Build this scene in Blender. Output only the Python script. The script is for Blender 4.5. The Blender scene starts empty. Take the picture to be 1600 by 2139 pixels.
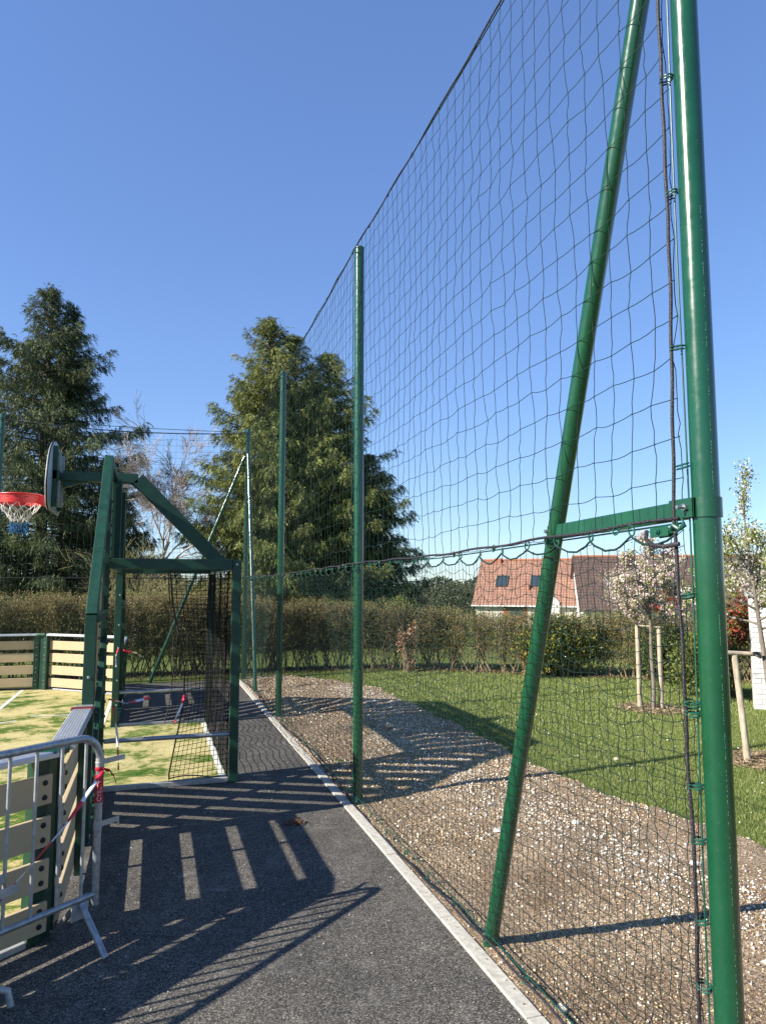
import bpy, math, random
import numpy as np
from mathutils import Vector, Matrix, noise as mnoise

R = math.radians
rnd = random.Random(7)
rs = np.random.RandomState(7)
scene = bpy.context.scene
COL = scene.collection

# ------------------------------------------------------------------ camera, sky, sun, exposure
CAM_H, YAW, PITCH = 1.9, 17.6, math.degrees(math.atan(.1))
cd = bpy.data.cameras.new('camera')
cam = bpy.data.objects.new('camera', cd)
COL.objects.link(cam)
cam.location = (0, 0, CAM_H)
cam.rotation_euler = (R(90 + PITCH), 0, R(-YAW))
cd.sensor_fit = 'VERTICAL'
cd.sensor_height = 36
cd.lens = 36 * 1500 / 2139
cd.clip_start = .05
cd.clip_end = 2500
scene.camera = cam

SUN_EL, SUN_AZ = 32.0, 7.4          # light travels along (cos az, sin az) on the ground
w = bpy.data.worlds.new('World')
scene.world = w
w.use_nodes = True
nt = w.node_tree
nt.nodes.clear()
sky = nt.nodes.new('ShaderNodeTexSky')
sky.sky_type = 'NISHITA'
sky.sun_disc = False
sky.sun_elevation = R(SUN_EL)
# direction TO the sun is (-cos az, -sin az); blender's rotation is measured clockwise from +Y
sky.sun_rotation = math.atan2(-math.cos(R(SUN_AZ)), -math.sin(R(SUN_AZ)))
sky.altitude = 100
sky.air_density = 1.0
sky.dust_density = 0.0
sky.ozone_density = 3.0
# soften the sky's own tone scale: out = k * (in / k) ** g for each channel
sep = nt.nodes.new('ShaderNodeSeparateColor'); cmb = nt.nodes.new('ShaderNodeCombineColor')
SKY_GAIN = 0.2196
hs = nt.nodes.new('ShaderNodeHueSaturation')
hs.inputs['Saturation'].default_value = 1.22
nt.links.new(sky.outputs[0], hs.inputs['Color'])
nt.links.new(hs.outputs[0], sep.inputs[0])
for ch, (k, kk, g) in enumerate([(.314, .325, .55), (.738, .600, .65), (.617, .694, .62)]):
    dv = nt.nodes.new('ShaderNodeMath'); dv.operation = 'MULTIPLY'; dv.inputs[1].default_value = SKY_GAIN / k
    pw = nt.nodes.new('ShaderNodeMath'); pw.operation = 'POWER'; pw.inputs[1].default_value = g
    ml = nt.nodes.new('ShaderNodeMath'); ml.operation = 'MULTIPLY'; ml.inputs[1].default_value = kk / SKY_GAIN
    nt.links.new(sep.outputs[ch], dv.inputs[0]); nt.links.new(dv.outputs[0], pw.inputs[0])
    nt.links.new(pw.outputs[0], ml.inputs[0]); nt.links.new(ml.outputs[0], cmb.inputs[ch])
bg = nt.nodes.new('ShaderNodeBackground')
bg.inputs['Strength'].default_value = 0.0990
out = nt.nodes.new('ShaderNodeOutputWorld')
nt.links.new(cmb.outputs[0], bg.inputs['Color'])
nt.links.new(bg.outputs[0], out.inputs['Surface'])

sd = bpy.data.lights.new('sun', 'SUN')
sd.energy = 5.0
sd.angle = R(.53)
sd.color = (1, .94, .84)
sun = bpy.data.objects.new('sun', sd)
COL.objects.link(sun)
ldir = Vector((math.cos(R(SUN_AZ)) * math.cos(R(SUN_EL)), math.sin(R(SUN_AZ)) * math.cos(R(SUN_EL)), -math.sin(R(SUN_EL))))
sun.rotation_euler = ldir.to_track_quat('-Z', 'Y').to_euler()
sun.location = (-10, -2, 12)

scene.view_settings.view_transform = 'Standard'
scene.view_settings.look = 'None'
scene.view_settings.exposure = 1.15
scene.view_settings.gamma = 1
scene.view_settings.use_curve_mapping = False
scene.render.engine = 'CYCLES'
scene.cycles.max_bounces = 6
scene.cycles.transparent_max_bounces = 6

# ------------------------------------------------------------------ materials
def newmat(name):
    m = bpy.data.materials.new(name)
    m.use_nodes = True
    n = m.node_tree
    b = n.nodes['Principled BSDF']
    return m, n, b

def node(n, t, **kw):
    x = n.nodes.new(t)
    for k, v in kw.items():
        if hasattr(x, k):
            setattr(x, k, v)
        else:
            x.inputs[k].default_value = v
    return x

def ramp(n, fac, stops):
    r = n.nodes.new('ShaderNodeValToRGB')
    e = r.color_ramp.elements
    while len(e) > 1:
        e.remove(e[-1])
    for i, (p, c) in enumerate(stops):
        if i == 0:
            e[0].position = p; e[0].color = (*c, 1)
        else:
            q = e.new(p); q.color = (*c, 1)
    n.links.new(fac, r.inputs[0])
    return r

def noise(n, scale, detail=4, rough=.55, vec=None, dist=0):
    x = n.nodes.new('ShaderNodeTexNoise')
    x.inputs['Scale'].default_value = scale
    x.inputs['Detail'].default_value = detail
    x.inputs['Roughness'].default_value = rough
    x.inputs['Distortion'].default_value = dist
    if vec is not None:
        n.links.new(vec, x.inputs['Vector'])
    return x

def coords(n, kind='Object', scale=None, rot=None):
    t = n.nodes.new('ShaderNodeTexCoord')
    if scale is None and rot is None:
        return t.outputs[kind]
    mp = n.nodes.new('ShaderNodeMapping')
    if scale: mp.inputs['Scale'].default_value = scale
    if rot: mp.inputs['Rotation'].default_value = rot
    n.links.new(t.outputs[kind], mp.inputs['Vector'])
    return mp.outputs[0]

def mix(n, a, b, fac, mode='MIX'):
    x = n.nodes.new('ShaderNodeMix')
    x.data_type = 'RGBA'
    x.blend_type = mode
    for s, v in ((0, fac), (6, a), (7, b)):
        if hasattr(v, 'is_linked') or hasattr(v, 'links'):
            n.links.new(v, x.inputs[s])
        else:
            x.inputs[s].default_value = v if s == 0 else (*v, 1)
    return x.outputs[2]

def bump(n, b, h, strength, dist):
    x = n.nodes.new('ShaderNodeBump')
    x.inputs['Strength'].default_value = strength
    x.inputs['Distance'].default_value = dist
    n.links.new(h, x.inputs['Height'])
    n.links.new(x.outputs[0], b.inputs['Normal'])

def paint(name, col, rough=.35, spec=.5, metal=0, var=.25, scale=9, dust=.0, coat=0, scratches=False):
    m, n, b = newmat(name)
    col = tuple(v * .8 for v in col)
    c = coords(n)
    ns = noise(n, scale, 5, .6, c)
    lo = tuple(v * (1 - var) for v in col); hi = tuple(min(1, v * (1 + var)) for v in col)
    r = ramp(n, ns.outputs[0], [(.3, lo), (.7, hi)])
    o = r.outputs[0]
    if dust:
        n2 = noise(n, 60, 6, .75, c)
        r2 = ramp(n, n2.outputs[0], [(.60, (0, 0, 0)), (.78, (1, 1, 1))])
        ma = n.nodes.new('ShaderNodeMath'); ma.operation = 'MULTIPLY'; ma.inputs[1].default_value = dust
        n.links.new(r2.outputs[0], ma.inputs[0])
        o = mix(n, o, (.45, .47, .42), ma.outputs[0])
    if scratches:
        v = n.nodes.new('ShaderNodeTexVoronoi'); v.inputs['Scale'].default_value = 38
        cs = coords(n, scale=(1, 1, .35))
        n.links.new(cs, v.inputs['Vector'])
        r3 = ramp(n, v.outputs['Distance'], [(.05, (1, 1, 1)), (.10, (0, 0, 0))])
        n4 = noise(n, 5, 3, .6, c)
        r4 = ramp(n, n4.outputs[0], [(.56, (0, 0, 0)), (.66, (1, 1, 1))])
        mm = n.nodes.new('ShaderNodeMath'); mm.operation = 'MULTIPLY'
        n.links.new(r3.outputs[0], mm.inputs[0]); n.links.new(r4.outputs[0], mm.inputs[1])
        m5 = n.nodes.new('ShaderNodeMath'); m5.operation = 'MULTIPLY'; m5.inputs[1].default_value = .55
        n.links.new(mm.outputs[0], m5.inputs[0])
        o = mix(n, o, (.35, .42, .36), m5.outputs[0])
    n.links.new(o, b.inputs['Base Color'])
    n3 = noise(n, scale * 3, 4, .6, c)
    r3 = ramp(n, n3.outputs[0], [(.3, (rough * .8,) * 3), (.7, (min(1, rough * 1.35),) * 3)])
    n.links.new(r3.outputs[0], b.inputs['Roughness'])
    b.inputs['Metallic'].default_value = metal
    b.inputs['Specular IOR Level'].default_value = spec
    b.inputs['Coat Weight'].default_value = coat
    b.inputs['Coat Roughness'].default_value = .12
    return m

M = {}
M['green'] = paint('green_paint', (.007, .072, .032), .30, .5, dust=.12, coat=.25)
M['pole_green'] = paint('pole_paint', (.006, .072, .030), .24, .55, dust=.10, coat=.35, scratches=True, var=.12)
M['dark_green'] = paint('dark_green_paint', (.006, .045, .024), .38, .5)
M['frame_green'] = paint('frame_green_paint', (.010, .058, .032), .42, .45, dust=.14, scratches=True)
M['cream'] = paint('cream_board', (.55, .425, .255), .55, .35, var=.06, scale=4)
M['taupe'] = paint('board_back', (.30, .245, .185), .55, .3, var=.08, scale=4)
M['alu'] = paint('brushed_aluminium', (.62, .64, .66), .38, .5, metal=.6, var=.08)
M['galv'] = paint('galvanised_steel', (.40, .42, .44), .42, .5, metal=.75, var=.3, scale=40)
M['galv_dull'] = paint('galvanised_flat', (.46, .46, .44), .5, .5, metal=.45, var=.2, scale=25)
M['steel'] = paint('zinc_bolt', (.55, .56, .57), .3, .5, metal=.9, var=.1)
M['seam'] = paint('seam_dust', (.10, .22, .15), .7, .3)
M['black'] = paint('black_plastic', (.012, .012, .013), .5, .4)
M['red'] = paint('red_metal', (.62, .018, .012), .38, .5, var=.1, coat=.1)
M['dark_red'] = paint('dark_red_tape', (.17, .018, .012), .5, .4)
M['white_rope'] = paint('white_cord', (.78, .75, .70), .8, .2, var=.08)
M['blue_rope'] = paint('blue_cord', (.02, .13, .30), .8, .2, var=.3)
M['board_white'] = paint('backboard_white', (.58, .60, .62), .45, .4, var=.05)
M['net_green'] = paint('net_twine', (.008, .034, .028), .7, .3)
M['net_black'] = paint('black_twine', (.006, .006, .007), .75, .25)
M['wire_green'] = paint('green_wire', (.010, .085, .055), .35, .5)
M['kerb'] = paint('concrete_kerb', (.50, .47, .40), .85, .2, var=.22, scale=30, dust=.2)
M['line_white'] = paint('white_line_turf', (.66, .66, .58), .9, .1, var=.15, scale=60)
M['sticker_red'] = paint('red_sticker', (.55, .012, .03), .45, .4, var=.06)
M['sticker_white'] = paint('white_print', (.80, .78, .76), .5, .4, var=.05)
M['wood'] = paint('weathered_wood', (.32, .26, .18), .85, .2, var=.35, scale=22)
M['render'] = paint('house_render', (.62, .58, .48), .9, .2, var=.06, scale=2)
M['render_white'] = paint('white_render', (.75, .74, .70), .9, .2, var=.06, scale=2)
M['shutter'] = paint('brown_shutter', (.25, .09, .045), .6, .3)
M['gutter'] = paint('dark_gutter', (.05, .055, .06), .5, .4)
M['brickwhite'] = paint('white_painted_brick', (.74, .72, .67), .85, .25, var=.10, scale=14)
M['mortar'] = paint('mortar', (.66, .63, .58), .95, .1, var=.12, scale=20)
M['coping'] = paint('wall_coping', (.42, .44, .43), .8, .2, var=.1)

def rope_mat():
    m, n, b = newmat('black_braided_rope')
    c = coords(n)
    v = noise(n, 260, 2, .5, c)
    r = ramp(n, v.outputs[0], [(.56, (.005, .004, .006)), (.66, (.10, .085, .10))])
    n.links.new(r.outputs[0], b.inputs['Base Color'])
    b.inputs['Roughness'].default_value = .6
    bump(n, b, v.outputs[0], .8, .003)
    return m
M['rope'] = rope_mat()

def board_mat():
    # pitched boards: cream plastic with faint streaks
    return M['cream']

def tape_mat():
    m, n, b = newmat('red_white_tape')
    c = coords(n, scale=(1, 1, 1))
    wv = n.nodes.new('ShaderNodeTexWave'); wv.wave_type = 'BANDS'; wv.bands_direction = 'DIAGONAL'
    wv.inputs['Scale'].default_value = 1.6; wv.inputs['Distortion'].default_value = .4
    n.links.new(c, wv.inputs['Vector'])
    r = ramp(n, wv.outputs['Fac'], [(.47, (.62, .02, .05)), (.52, (.80, .76, .78))])
    n.links.new(r.outputs[0], b.inputs['Base Color'])
    b.inputs['Roughness'].default_value = .35
    b.inputs['Transmission Weight'].default_value = 0
    return m
M['tape'] = tape_mat()

def asphalt_mat():
    m, n, b = newmat('asphalt')
    c = coords(n)
    vg = n.nodes.new('ShaderNodeTexVoronoi'); vg.inputs['Scale'].default_value = 175
    n.links.new(c, vg.inputs['Vector'])
    sg = n.nodes.new('ShaderNodeSeparateColor'); n.links.new(vg.outputs['Color'], sg.inputs[0])
    n0 = noise(n, 95, 4, .8, c)
    n1 = n.nodes.new('ShaderNodeMath'); n1.operation = 'MULTIPLY_ADD'; n1.inputs[1].default_value = .55
    n.links.new(sg.outputs[0], n1.inputs[0])
    mh = n.nodes.new('ShaderNodeMath'); mh.operation = 'MULTIPLY'; mh.inputs[1].default_value = .45
    n.links.new(n0.outputs[0], mh.inputs[0]); n.links.new(mh.outputs[0], n1.inputs[2])
    r1 = ramp(n, n1.outputs[0], [(.25, (.020, .0185, .017)), (.42, (.053, .049, .043)), (.58, (.098, .090, .077)), (.72, (.18, .162, .132)), (.80, (.36, .33, .27))])
    n2 = noise(n, 1.7, 6, .65, c)
    r2 = ramp(n, n2.outputs[0], [(.35, (.70, .70, .70)), (.7, (1.10, 1.08, 1.04))])
    o = mix(n, r1.outputs[0], r2.outputs[0], 1.0, 'MULTIPLY')
    # pale dusty scuffs
    n3 = noise(n, 5.5, 8, .72, c, .6)
    r3 = ramp(n, n3.outputs[0], [(.52, (0, 0, 0)), (.62, (.15, .15, .15)), (.72, (.6, .6, .6))])
    o = mix(n, o, (.27, .255, .23), r3.outputs[0])
    # little white spots
    v = n.nodes.new('ShaderNodeTexVoronoi'); v.inputs['Scale'].default_value = 16; v.inputs['Randomness'].default_value = 1
    n.links.new(c, v.inputs['Vector'])
    r4 = ramp(n, v.outputs['Distance'], [(.045, (.7, .7, .7)), (.075, (0, 0, 0))])
    n5 = noise(n, 1.2, 3, .6, c)
    r5 = ramp(n, n5.outputs[0], [(.45, (0, 0, 0)), (.62, (1, 1, 1))])
    f = mix(n, r4.outputs[0], r5.outputs[0], 1.0, 'MULTIPLY')
    o = mix(n, o, (.50, .49, .46), f)
    n.links.new(o, b.inputs['Base Color'])
    b.inputs['Roughness'].default_value = .82
    b.inputs['Specular IOR Level'].default_value = .35
    bump(n, b, n1.outputs[0], .8, .006)
    return m
M['asphalt'] = asphalt_mat()

def soil_mat():
    m, n, b = newmat('gravelly_soil')
    c = coords(n)
    v = n.nodes.new('ShaderNodeTexVoronoi'); v.inputs['Scale'].default_value = 125
    n.links.new(c, v.inputs['Vector'])
    r1 = ramp(n, v.outputs['Color'], [(.2, (.10, .070, .042)), (.5, (.28, .195, .115)), (.72, (.38, .29, .19)), (.9, (.56, .48, .37))])
    n2 = noise(n, 1.3, 6, .7, c, .4)
    r2 = ramp(n, n2.outputs[0], [(.35, (.65, .56, .47)), (.52, (.95, .9, .84)), (.68, (1.4, 1.36, 1.3))])
    o = mix(n, r1.outputs[0], r2.outputs[0], 1.0, 'MULTIPLY')
    n.links.new(o, b.inputs['Base Color'])
    b.inputs['Roughness'].default_value = .95
    n3 = noise(n, 60, 6, .75, c)
    bump(n, b, n3.outputs[0], 1.0, .02)
    return m
M['soil'] = soil_mat()

def attr_mat(name, rough=.9, spec=.2, trans=0.0, gain=1.0):
    m, n, b = newmat(name)
    a = n.nodes.new('ShaderNodeAttribute'); a.attribute_name = 'col'
    n.links.new(a.outputs['Color'], b.inputs['Base Color'])
    b.inputs['Roughness'].default_value = rough
    b.inputs['Specular IOR Level'].default_value = spec
    if trans:
        tr = n.nodes.new('ShaderNodeBsdfTranslucent')
        n.links.new(a.outputs['Color'], tr.inputs['Color'])
        mx = n.nodes.new('ShaderNodeMixShader'); mx.inputs[0].default_value = trans
        o = n.nodes['Material Output']
        n.links.new(b.outputs[0], mx.inputs[1]); n.links.new(tr.outputs[0], mx.inputs[2])
        n.links.new(mx.outputs[0], o.inputs['Surface'])
    return m
M['stone'] = attr_mat('flint_stone', .85, .25)
M['leaf'] = attr_mat('leaf', .55, .35, .30)
M['needle'] = attr_mat('conifer_spray', .6, .3, .18)
M['petal'] = attr_mat('petal', .7, .2, .35)

def bark(name, col, var=.4, scale=30):
    m, n, b = newmat(name)
    c = coords(n, scale=(1, 1, .25))
    ns = noise(n, scale, 6, .7, c)
    r = ramp(n, ns.outputs[0], [(.3, tuple(v * (1 - var) for v in col)), (.7, tuple(v * (1 + var) for v in col))])
    n.links.new(r.outputs[0], b.inputs['Base Color'])
    b.inputs['Roughness'].default_value = .9
    bump(n, b, ns.outputs[0], .7, .02)
    return m
M['bark'] = bark('bark', (.11, .085, .06))
M['bark_grey'] = bark('grey_bark', (.17, .14, .11))
M['twig'] = bark('twig', (.23, .17, .10))
M['twig_green'] = bark('olive_twig', (.24, .21, .09))
M['birch_twig'] = bark('birch_twig', (.42, .35, .31))
M['stake'] = bark('stake_wood', (.40, .33, .24), .35, 18)

def lawn_mat():
    m, n, b = newmat('lawn')
    c = coords(n)
    n1 = noise(n, 90, 4, .7, c)
    r1 = ramp(n, n1.outputs[0], [(.3, (.06, .085, .018)), (.5, (.13, .17, .040)), (.7, (.24, .26, .09))])
    n2 = noise(n, .9, 6, .65, c)
    r2 = ramp(n, n2.outputs[0], [(.35, (.8, .85, .8)), (.7, (1.25, 1.15, 1.1))])
    o = mix(n, r1.outputs[0], r2.outputs[0], 1.0, 'MULTIPLY')
    n.links.new(o, b.inputs['Base Color'])
    b.inputs['Roughness'].default_value = .9
    b.inputs['Specular IOR Level'].default_value = .15
    bump(n, b, n1.outputs[0], 1, .03)
    return m
M['lawn'] = lawn_mat()

def turf_mat():
    m, n, b = newmat('sanded_artificial_turf')
    c = coords(n)
    cs = coords(n, scale=(.8, 1.0, 1), rot=(0, 0, R(-25)))
    n1 = noise(n, 1.6, 9, .74, cs, .3)
    n2 = noise(n, 22, 7, .9, coords(n, scale=(.45, 1, 1), rot=(0, 0, R(-15))))
    ad = n.nodes.new('ShaderNodeMath'); ad.operation = 'MULTIPLY_ADD'
    n.links.new(n2.outputs[0], ad.inputs[0]); ad.inputs[1].default_value = .55
    n.links.new(n1.outputs[0], ad.inputs[2])
    r = ramp(n, ad.outputs[0], [(.64, (.040, .105, .014)), (.735, (.13, .18, .04)), (.78, (.47, .40, .19)), (.97, (.60, .52, .28))])
    n3 = noise(n, 75, 5, .9, c)
    r3 = ramp(n, n3.outputs[0], [(.34, (.38, .42, .30)), (.50, (.95, .95, .9)), (.66, (1.35, 1.32, 1.25))])
    o = mix(n, r.outputs[0], r3.outputs[0], 1.0, 'MULTIPLY')
    n.links.new(o, b.inputs['Base Color'])
    b.inputs['Roughness'].default_value = .95
    b.inputs['Specular IOR Level'].default_value = .1
    bump(n, b, n3.outputs[0], .8, .012)
    return m
M['turf'] = turf_mat()

def roof_mat(name, a, bcol, mort):
    m, n, b = newmat(name)
    c = coords(n, 'UV')
    br = n.nodes.new('ShaderNodeTexBrick')
    br.offset = 0.0
    br.inputs['Scale'].default_value = 1.0
    br.inputs['Brick Width'].default_value = .30
    br.inputs['Row Height'].default_value = .36
    br.inputs['Mortar Size'].default_value = .022
    br.inputs['Mortar Smooth'].default_value = .6
    br.inputs['Color1'].default_value = (*a, 1)
    br.inputs['Color2'].default_value = (*bcol, 1)
    br.inputs['Mortar'].default_value = (*mort, 1)
    n.links.new(c, br.inputs['Vector'])
    n2 = noise(n, .8, 5, .7, c)
    r2 = ramp(n, n2.outputs[0], [(.3, (.8, .8, .8)), (.7, (1.2, 1.18, 1.15))])
    o = mix(n, br.outputs[0], r2.outputs[0], 1.0, 'MULTIPLY')
    n.links.new(o, b.inputs['Base Color'])
    b.inputs['Roughness'].default_value = .8
    iv = n.nodes.new('ShaderNodeMath'); iv.operation = 'SUBTRACT'; iv.inputs[0].default_value = 1
    n.links.new(br.outputs['Fac'], iv.inputs[1])
    bump(n, b, iv.outputs[0], 1, .04)
    return m
M['roof_orange'] = roof_mat('orange_roof_tiles', (.285, .150, .100), (.23, .120, .083), (.12, .055, .038))
M['roof_brown'] = roof_mat('brown_roof_tiles', (.105, .064, .052), (.080, .050, .042), (.03, .022, .02))
def glass_mat():
    m, n, b = newmat('window_glass')
    b.inputs['Base Color'].default_value = (.03, .045, .055, 1)
    b.inputs['Roughness'].default_value = .06
    b.inputs['Specular IOR Level'].default_value = .8
    return m
M['glass'] = glass_mat()

# ------------------------------------------------------------------ object helpers
def wloc(o):
    v = Vector((0, 0, 0))
    while o is not None:
        v += o.location
        o = o.parent
    return v

def setp(o, label=None, cat=None, group=None, kind=None):
    if label: o['label'] = label
    if cat: o['category'] = cat
    if group: o['group'] = group
    if kind: o['kind'] = kind
    return o

def thing(name, loc, label, cat, group=None):
    o = bpy.data.objects.new(name, None)
    o.empty_display_size = .1
    o.location = loc
    COL.objects.link(o)
    return setp(o, label, cat, group)

class MB:
    def __init__(s):
        s.v = []; s.f = []; s.n = 0; s.cols = []; s.smooth = False; s.uv = None
    def add(s, v, f, col=None):
        v = np.asarray(v, float).reshape(-1, 3)
        s.v.append(v)
        f = [tuple(np.array(q) + s.n) for q in f] if not isinstance(f, np.ndarray) else f + s.n
        s.f.append(f)
        if col is not None:
            c = np.asarray(col, float)
            if c.ndim == 1: c = np.tile(c, (len(v), 1))
            s.cols.append(c)
        s.n += len(v)
        return s
    def box(s, a, b):
        x0, y0, z0 = a; x1, y1, z1 = b
        v = [(x0,y0,z0),(x1,y0,z0),(x1,y1,z0),(x0,y1,z0),(x0,y0,z1),(x1,y0,z1),(x1,y1,z1),(x0,y1,z1)]
        f = [(0,3,2,1),(4,5,6,7),(0,1,5,4),(1,2,6,5),(2,3,7,6),(3,0,4,7)]
        return s.add(v, f)
    def beam(s, p, q, wd, ht, up=(0, 0, 1)):
        p = Vector(p); q = Vector(q); t = (q - p).normalized()
        u = Vector(up); sd_ = t.cross(u)
        if sd_.length < 1e-4: sd_ = t.cross(Vector((1, 0, 0)))
        sd_.normalize(); u = sd_.cross(t)
        v = []
        for e in (p, q):
            for a, b in ((-1, -1), (1, -1), (1, 1), (-1, 1)):
                v.append(tuple(e + sd_ * a * wd / 2 + u * b * ht / 2))
        return s.add(v, [(0,1,2,3),(7,6,5,4),(0,4,5,1),(1,5,6,2),(2,6,7,3),(3,7,4,0)])
    def prism(s, poly, axis, a, b):
        # poly: list of 2-D points; axis: 0,1,2 the extrusion axis, from a to b
        n = len(poly); v = []
        for e in (a, b):
            for p in poly:
                q = list(p); q.insert(axis, e); v.append(q)
        f = [tuple(range(n - 1, -1, -1)), tuple(range(n, 2 * n))]
        for i in range(n):
            j = (i + 1) % n
            f.append((i, j, n + j, n + i))
        return s.add(v, f)
    def tube(s, path, r, sides=8, cap=True):
        P = np.asarray(path, float)[None]
        v, f = tubes(P, r, sides)
        s.add(v, f)
        if cap:
            n = len(path)
            s.f.append([tuple(s.n - n * sides + k for k in range(sides - 1, -1, -1)), tuple(s.n - sides + k for k in range(sides))])
        s.smooth = True
        return s
    def cyl(s, p, q, r, sides=16, r2=None):
        return s.tube([p, q], [r, r if r2 is None else r2], sides)
    def build(s, name, mat, parent=None, kind=None, label=None, bevel=0, offset=None, smooth=None):
        off = wloc(parent) if parent is not None else Vector(offset or (0, 0, 0))
        V = np.concatenate(s.v) if s.v else np.zeros((0, 3))
        V = V - np.array(off)
        me = bpy.data.meshes.new(name)
        if all(isinstance(f, np.ndarray) for f in s.f) and len({f.shape[1] for f in s.f}) == 1:
            F = np.concatenate(s.f)
            k = F.shape[1]
            me.vertices.add(len(V)); me.vertices.foreach_set('co', V.astype(np.float32).ravel())
            me.loops.add(F.size); me.loops.foreach_set('vertex_index', F.astype(np.int32).ravel())
            me.polygons.add(len(F)); me.polygons.foreach_set('loop_start', np.arange(0, F.size, k, dtype=np.int32))
            me.update(calc_edges=True)
        else:
            F = []
            for f in s.f:
                F += [tuple(int(i) for i in q) for q in f]
            me.from_pydata(V.tolist(), [], F)
            me.update()
        if s.cols:
            C = np.concatenate(s.cols)
            a = me.color_attributes.new('col', 'FLOAT_COLOR', 'POINT')
            rgba = np.ones((len(C), 4), np.float32); rgba[:, :3] = C
            a.data.foreach_set('color', rgba.ravel())
        if s.uv is not None:
            ul = me.uv_layers.new(name='UVMap')
            for li, l in enumerate(me.loops):
                ul.data[li].uv = s.uv[l.vertex_index]
        me.materials.append(mat)
        o = bpy.data.objects.new(name, me)
        if parent is not None: o.parent = parent
        else: o.location = off
        COL.objects.link(o)
        sm = s.smooth if smooth is None else smooth
        if sm:
            me.polygons.foreach_set('use_smooth', [True] * len(me.polygons))
            if len(me.polygons) < 3000:
                try: me.set_sharp_from_angle(angle=R(40))
                except Exception: pass
        if bevel:
            b = o.modifiers.new('bevel', 'BEVEL'); b.width = bevel; b.segments = 2; b.limit_method = 'ANGLE'
        return setp(o, label, kind=kind)

def inst(src, parent, loc, rot=None, name=None):
    o = src.copy()
    if name: o.name = name
    o.parent = parent
    o.location = Vector(loc) - (wloc(parent) if parent else Vector())
    if rot: o.rotation_euler = rot
    COL.objects.link(o)
    return o

def tubes(P, r, sides=3):
    """P (m,n,3) paths -> verts, quads"""
    P = np.asarray(P, float)
    m, n, _ = P.shape
    T = np.gradient(P, axis=1)
    T /= np.linalg.norm(T, axis=2, keepdims=True) + 1e-12
    mean = np.abs(T.mean(axis=1))
    ref = np.zeros((m, 1, 3)); ref[np.arange(m), 0, np.argmin(mean, axis=1)] = 1
    N = np.cross(T, np.broadcast_to(ref, T.shape)); N /= np.linalg.norm(N, axis=2, keepdims=True) + 1e-12
    B = np.cross(T, N)
    r = np.asarray(r, float)
    if r.ndim == 0: rr = np.full((m, n, 1, 1), float(r))
    elif r.ndim == 1: rr = np.broadcast_to(r[None, :, None, None], (m, n, 1, 1))
    else: rr = r[:, :, None, None]
    a = np.arange(sides) * 2 * math.pi / sides
    V = P[:, :, None, :] + rr * (np.cos(a)[None, None, :, None] * N[:, :, None, :] + np.sin(a)[None, None, :, None] * B[:, :, None, :])
    idx = np.arange(m * n * sides).reshape(m, n, sides)
    i0 = idx[:, :-1, :]; i1 = idx[:, 1:, :]
    j0 = np.roll(i0, -1, axis=2); j1 = np.roll(i1, -1, axis=2)
    F = np.stack([i0, j0, j1, i1], axis=-1).reshape(-1, 4)
    return V.reshape(-1, 3), F

def smooth1(x):
    x = np.clip(x, 0, 1); return x * x * (3 - 2 * x)

def bolt_mesh(name, mat, r=.012, h=.012, ax='x'):
    mb = MB(); d = {'x': (h, 0, 0), 'y': (0, h, 0), 'z': (0, 0, h)}[ax]
    mb.cyl((0, 0, 0), d, r, 10)
    o = mb.build(name, mat)
    return o

# ------------------------------------------------------------------ ground
def terr(x, y):
    d = x * .302 + y * .953
    return -2.5 * smooth1((d - 19) / 35) - .012

def grid_sheet(name, xs, ys, hf, mat, kind='structure'):
    X, Y = np.meshgrid(xs, ys)
    Z = hf(X, Y)
    V = np.stack([X, Y, Z], -1).reshape(-1, 3)
    ny, nx = X.shape
    i = np.arange(nx * ny).reshape(ny, nx)
    F = np.stack([i[:-1, :-1], i[:-1, 1:], i[1:, 1:], i[1:, :-1]], -1).reshape(-1, 4)
    mb = MB(); mb.add(V, F)
    return mb.build(name, mat, kind=kind, smooth=True)

ex = np.concatenate([-np.geomspace(900, 12, 14), np.linspace(-10, 20, 61), np.geomspace(22, 900, 14)])
ey = np.concatenate([-np.geomspace(900, 8, 12), np.linspace(-6, 60, 100), np.geomspace(62, 1500, 16)])
def vnoise(X, Y, sc, seed=0.0):
    o = np.empty(X.shape)
    for idx in np.ndindex(X.shape):
        o[idx] = mnoise.noise(Vector((X[idx] * sc + seed, Y[idx] * sc - seed, seed * 1.7)))
    return o
ground = grid_sheet('ground', ex, ey, lambda X, Y: terr(X, Y), M['lawn'])

# asphalt path round the court, one slab
def poly_slab(name, pts, z0, z1, mat, parent=None, kind='structure', bevel=0):
    mb = MB(); mb.prism(pts, 2, z0, z1)
    return mb.build(name, mat, parent, kind=kind, bevel=bevel)
asph = poly_slab('asphalt_path', [(-14, -8), (1.605, -8), (1.605, 14.82), (-14, 14.82)], -.15, 0, M['asphalt'])
# court: cut-corner outline with the goal recess
CT = [(-.475, 4.50), (-.475, 7.32), (.74, 7.32), (.74, 10.38), (-.475, 10.38), (-.475, 13.23), (-1.83, 14.43), (-13, 14.43), (-13, 3.30), (-1.86, 3.30)]
turf = poly_slab('court_turf', CT, -.1, .010, M['turf'])
def line_strip(p, q, wd, name='line_marking'):
    p = Vector((*p, .0135)); q = Vector((*q, .0135)); t = (q - p).normalized(); s_ = Vector((t.y, -t.x, 0)) * wd / 2
    mb = MB(); mb.add([p - s_, p + s_, q + s_, q - s_], [(0, 1, 2, 3)])
    o = mb.build(name, M['line_white'], turf)
    return o
line_strip((-2.17, 3.4), (-2.17, 14.40), .06)
line_strip((-.60, 4.8), (-.60, 12.9), .05)
line_strip((.70, 7.36), (.70, 10.34), .06)
line_strip((-.62, 11.48), (-1.62, 11.55), .05)
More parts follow.
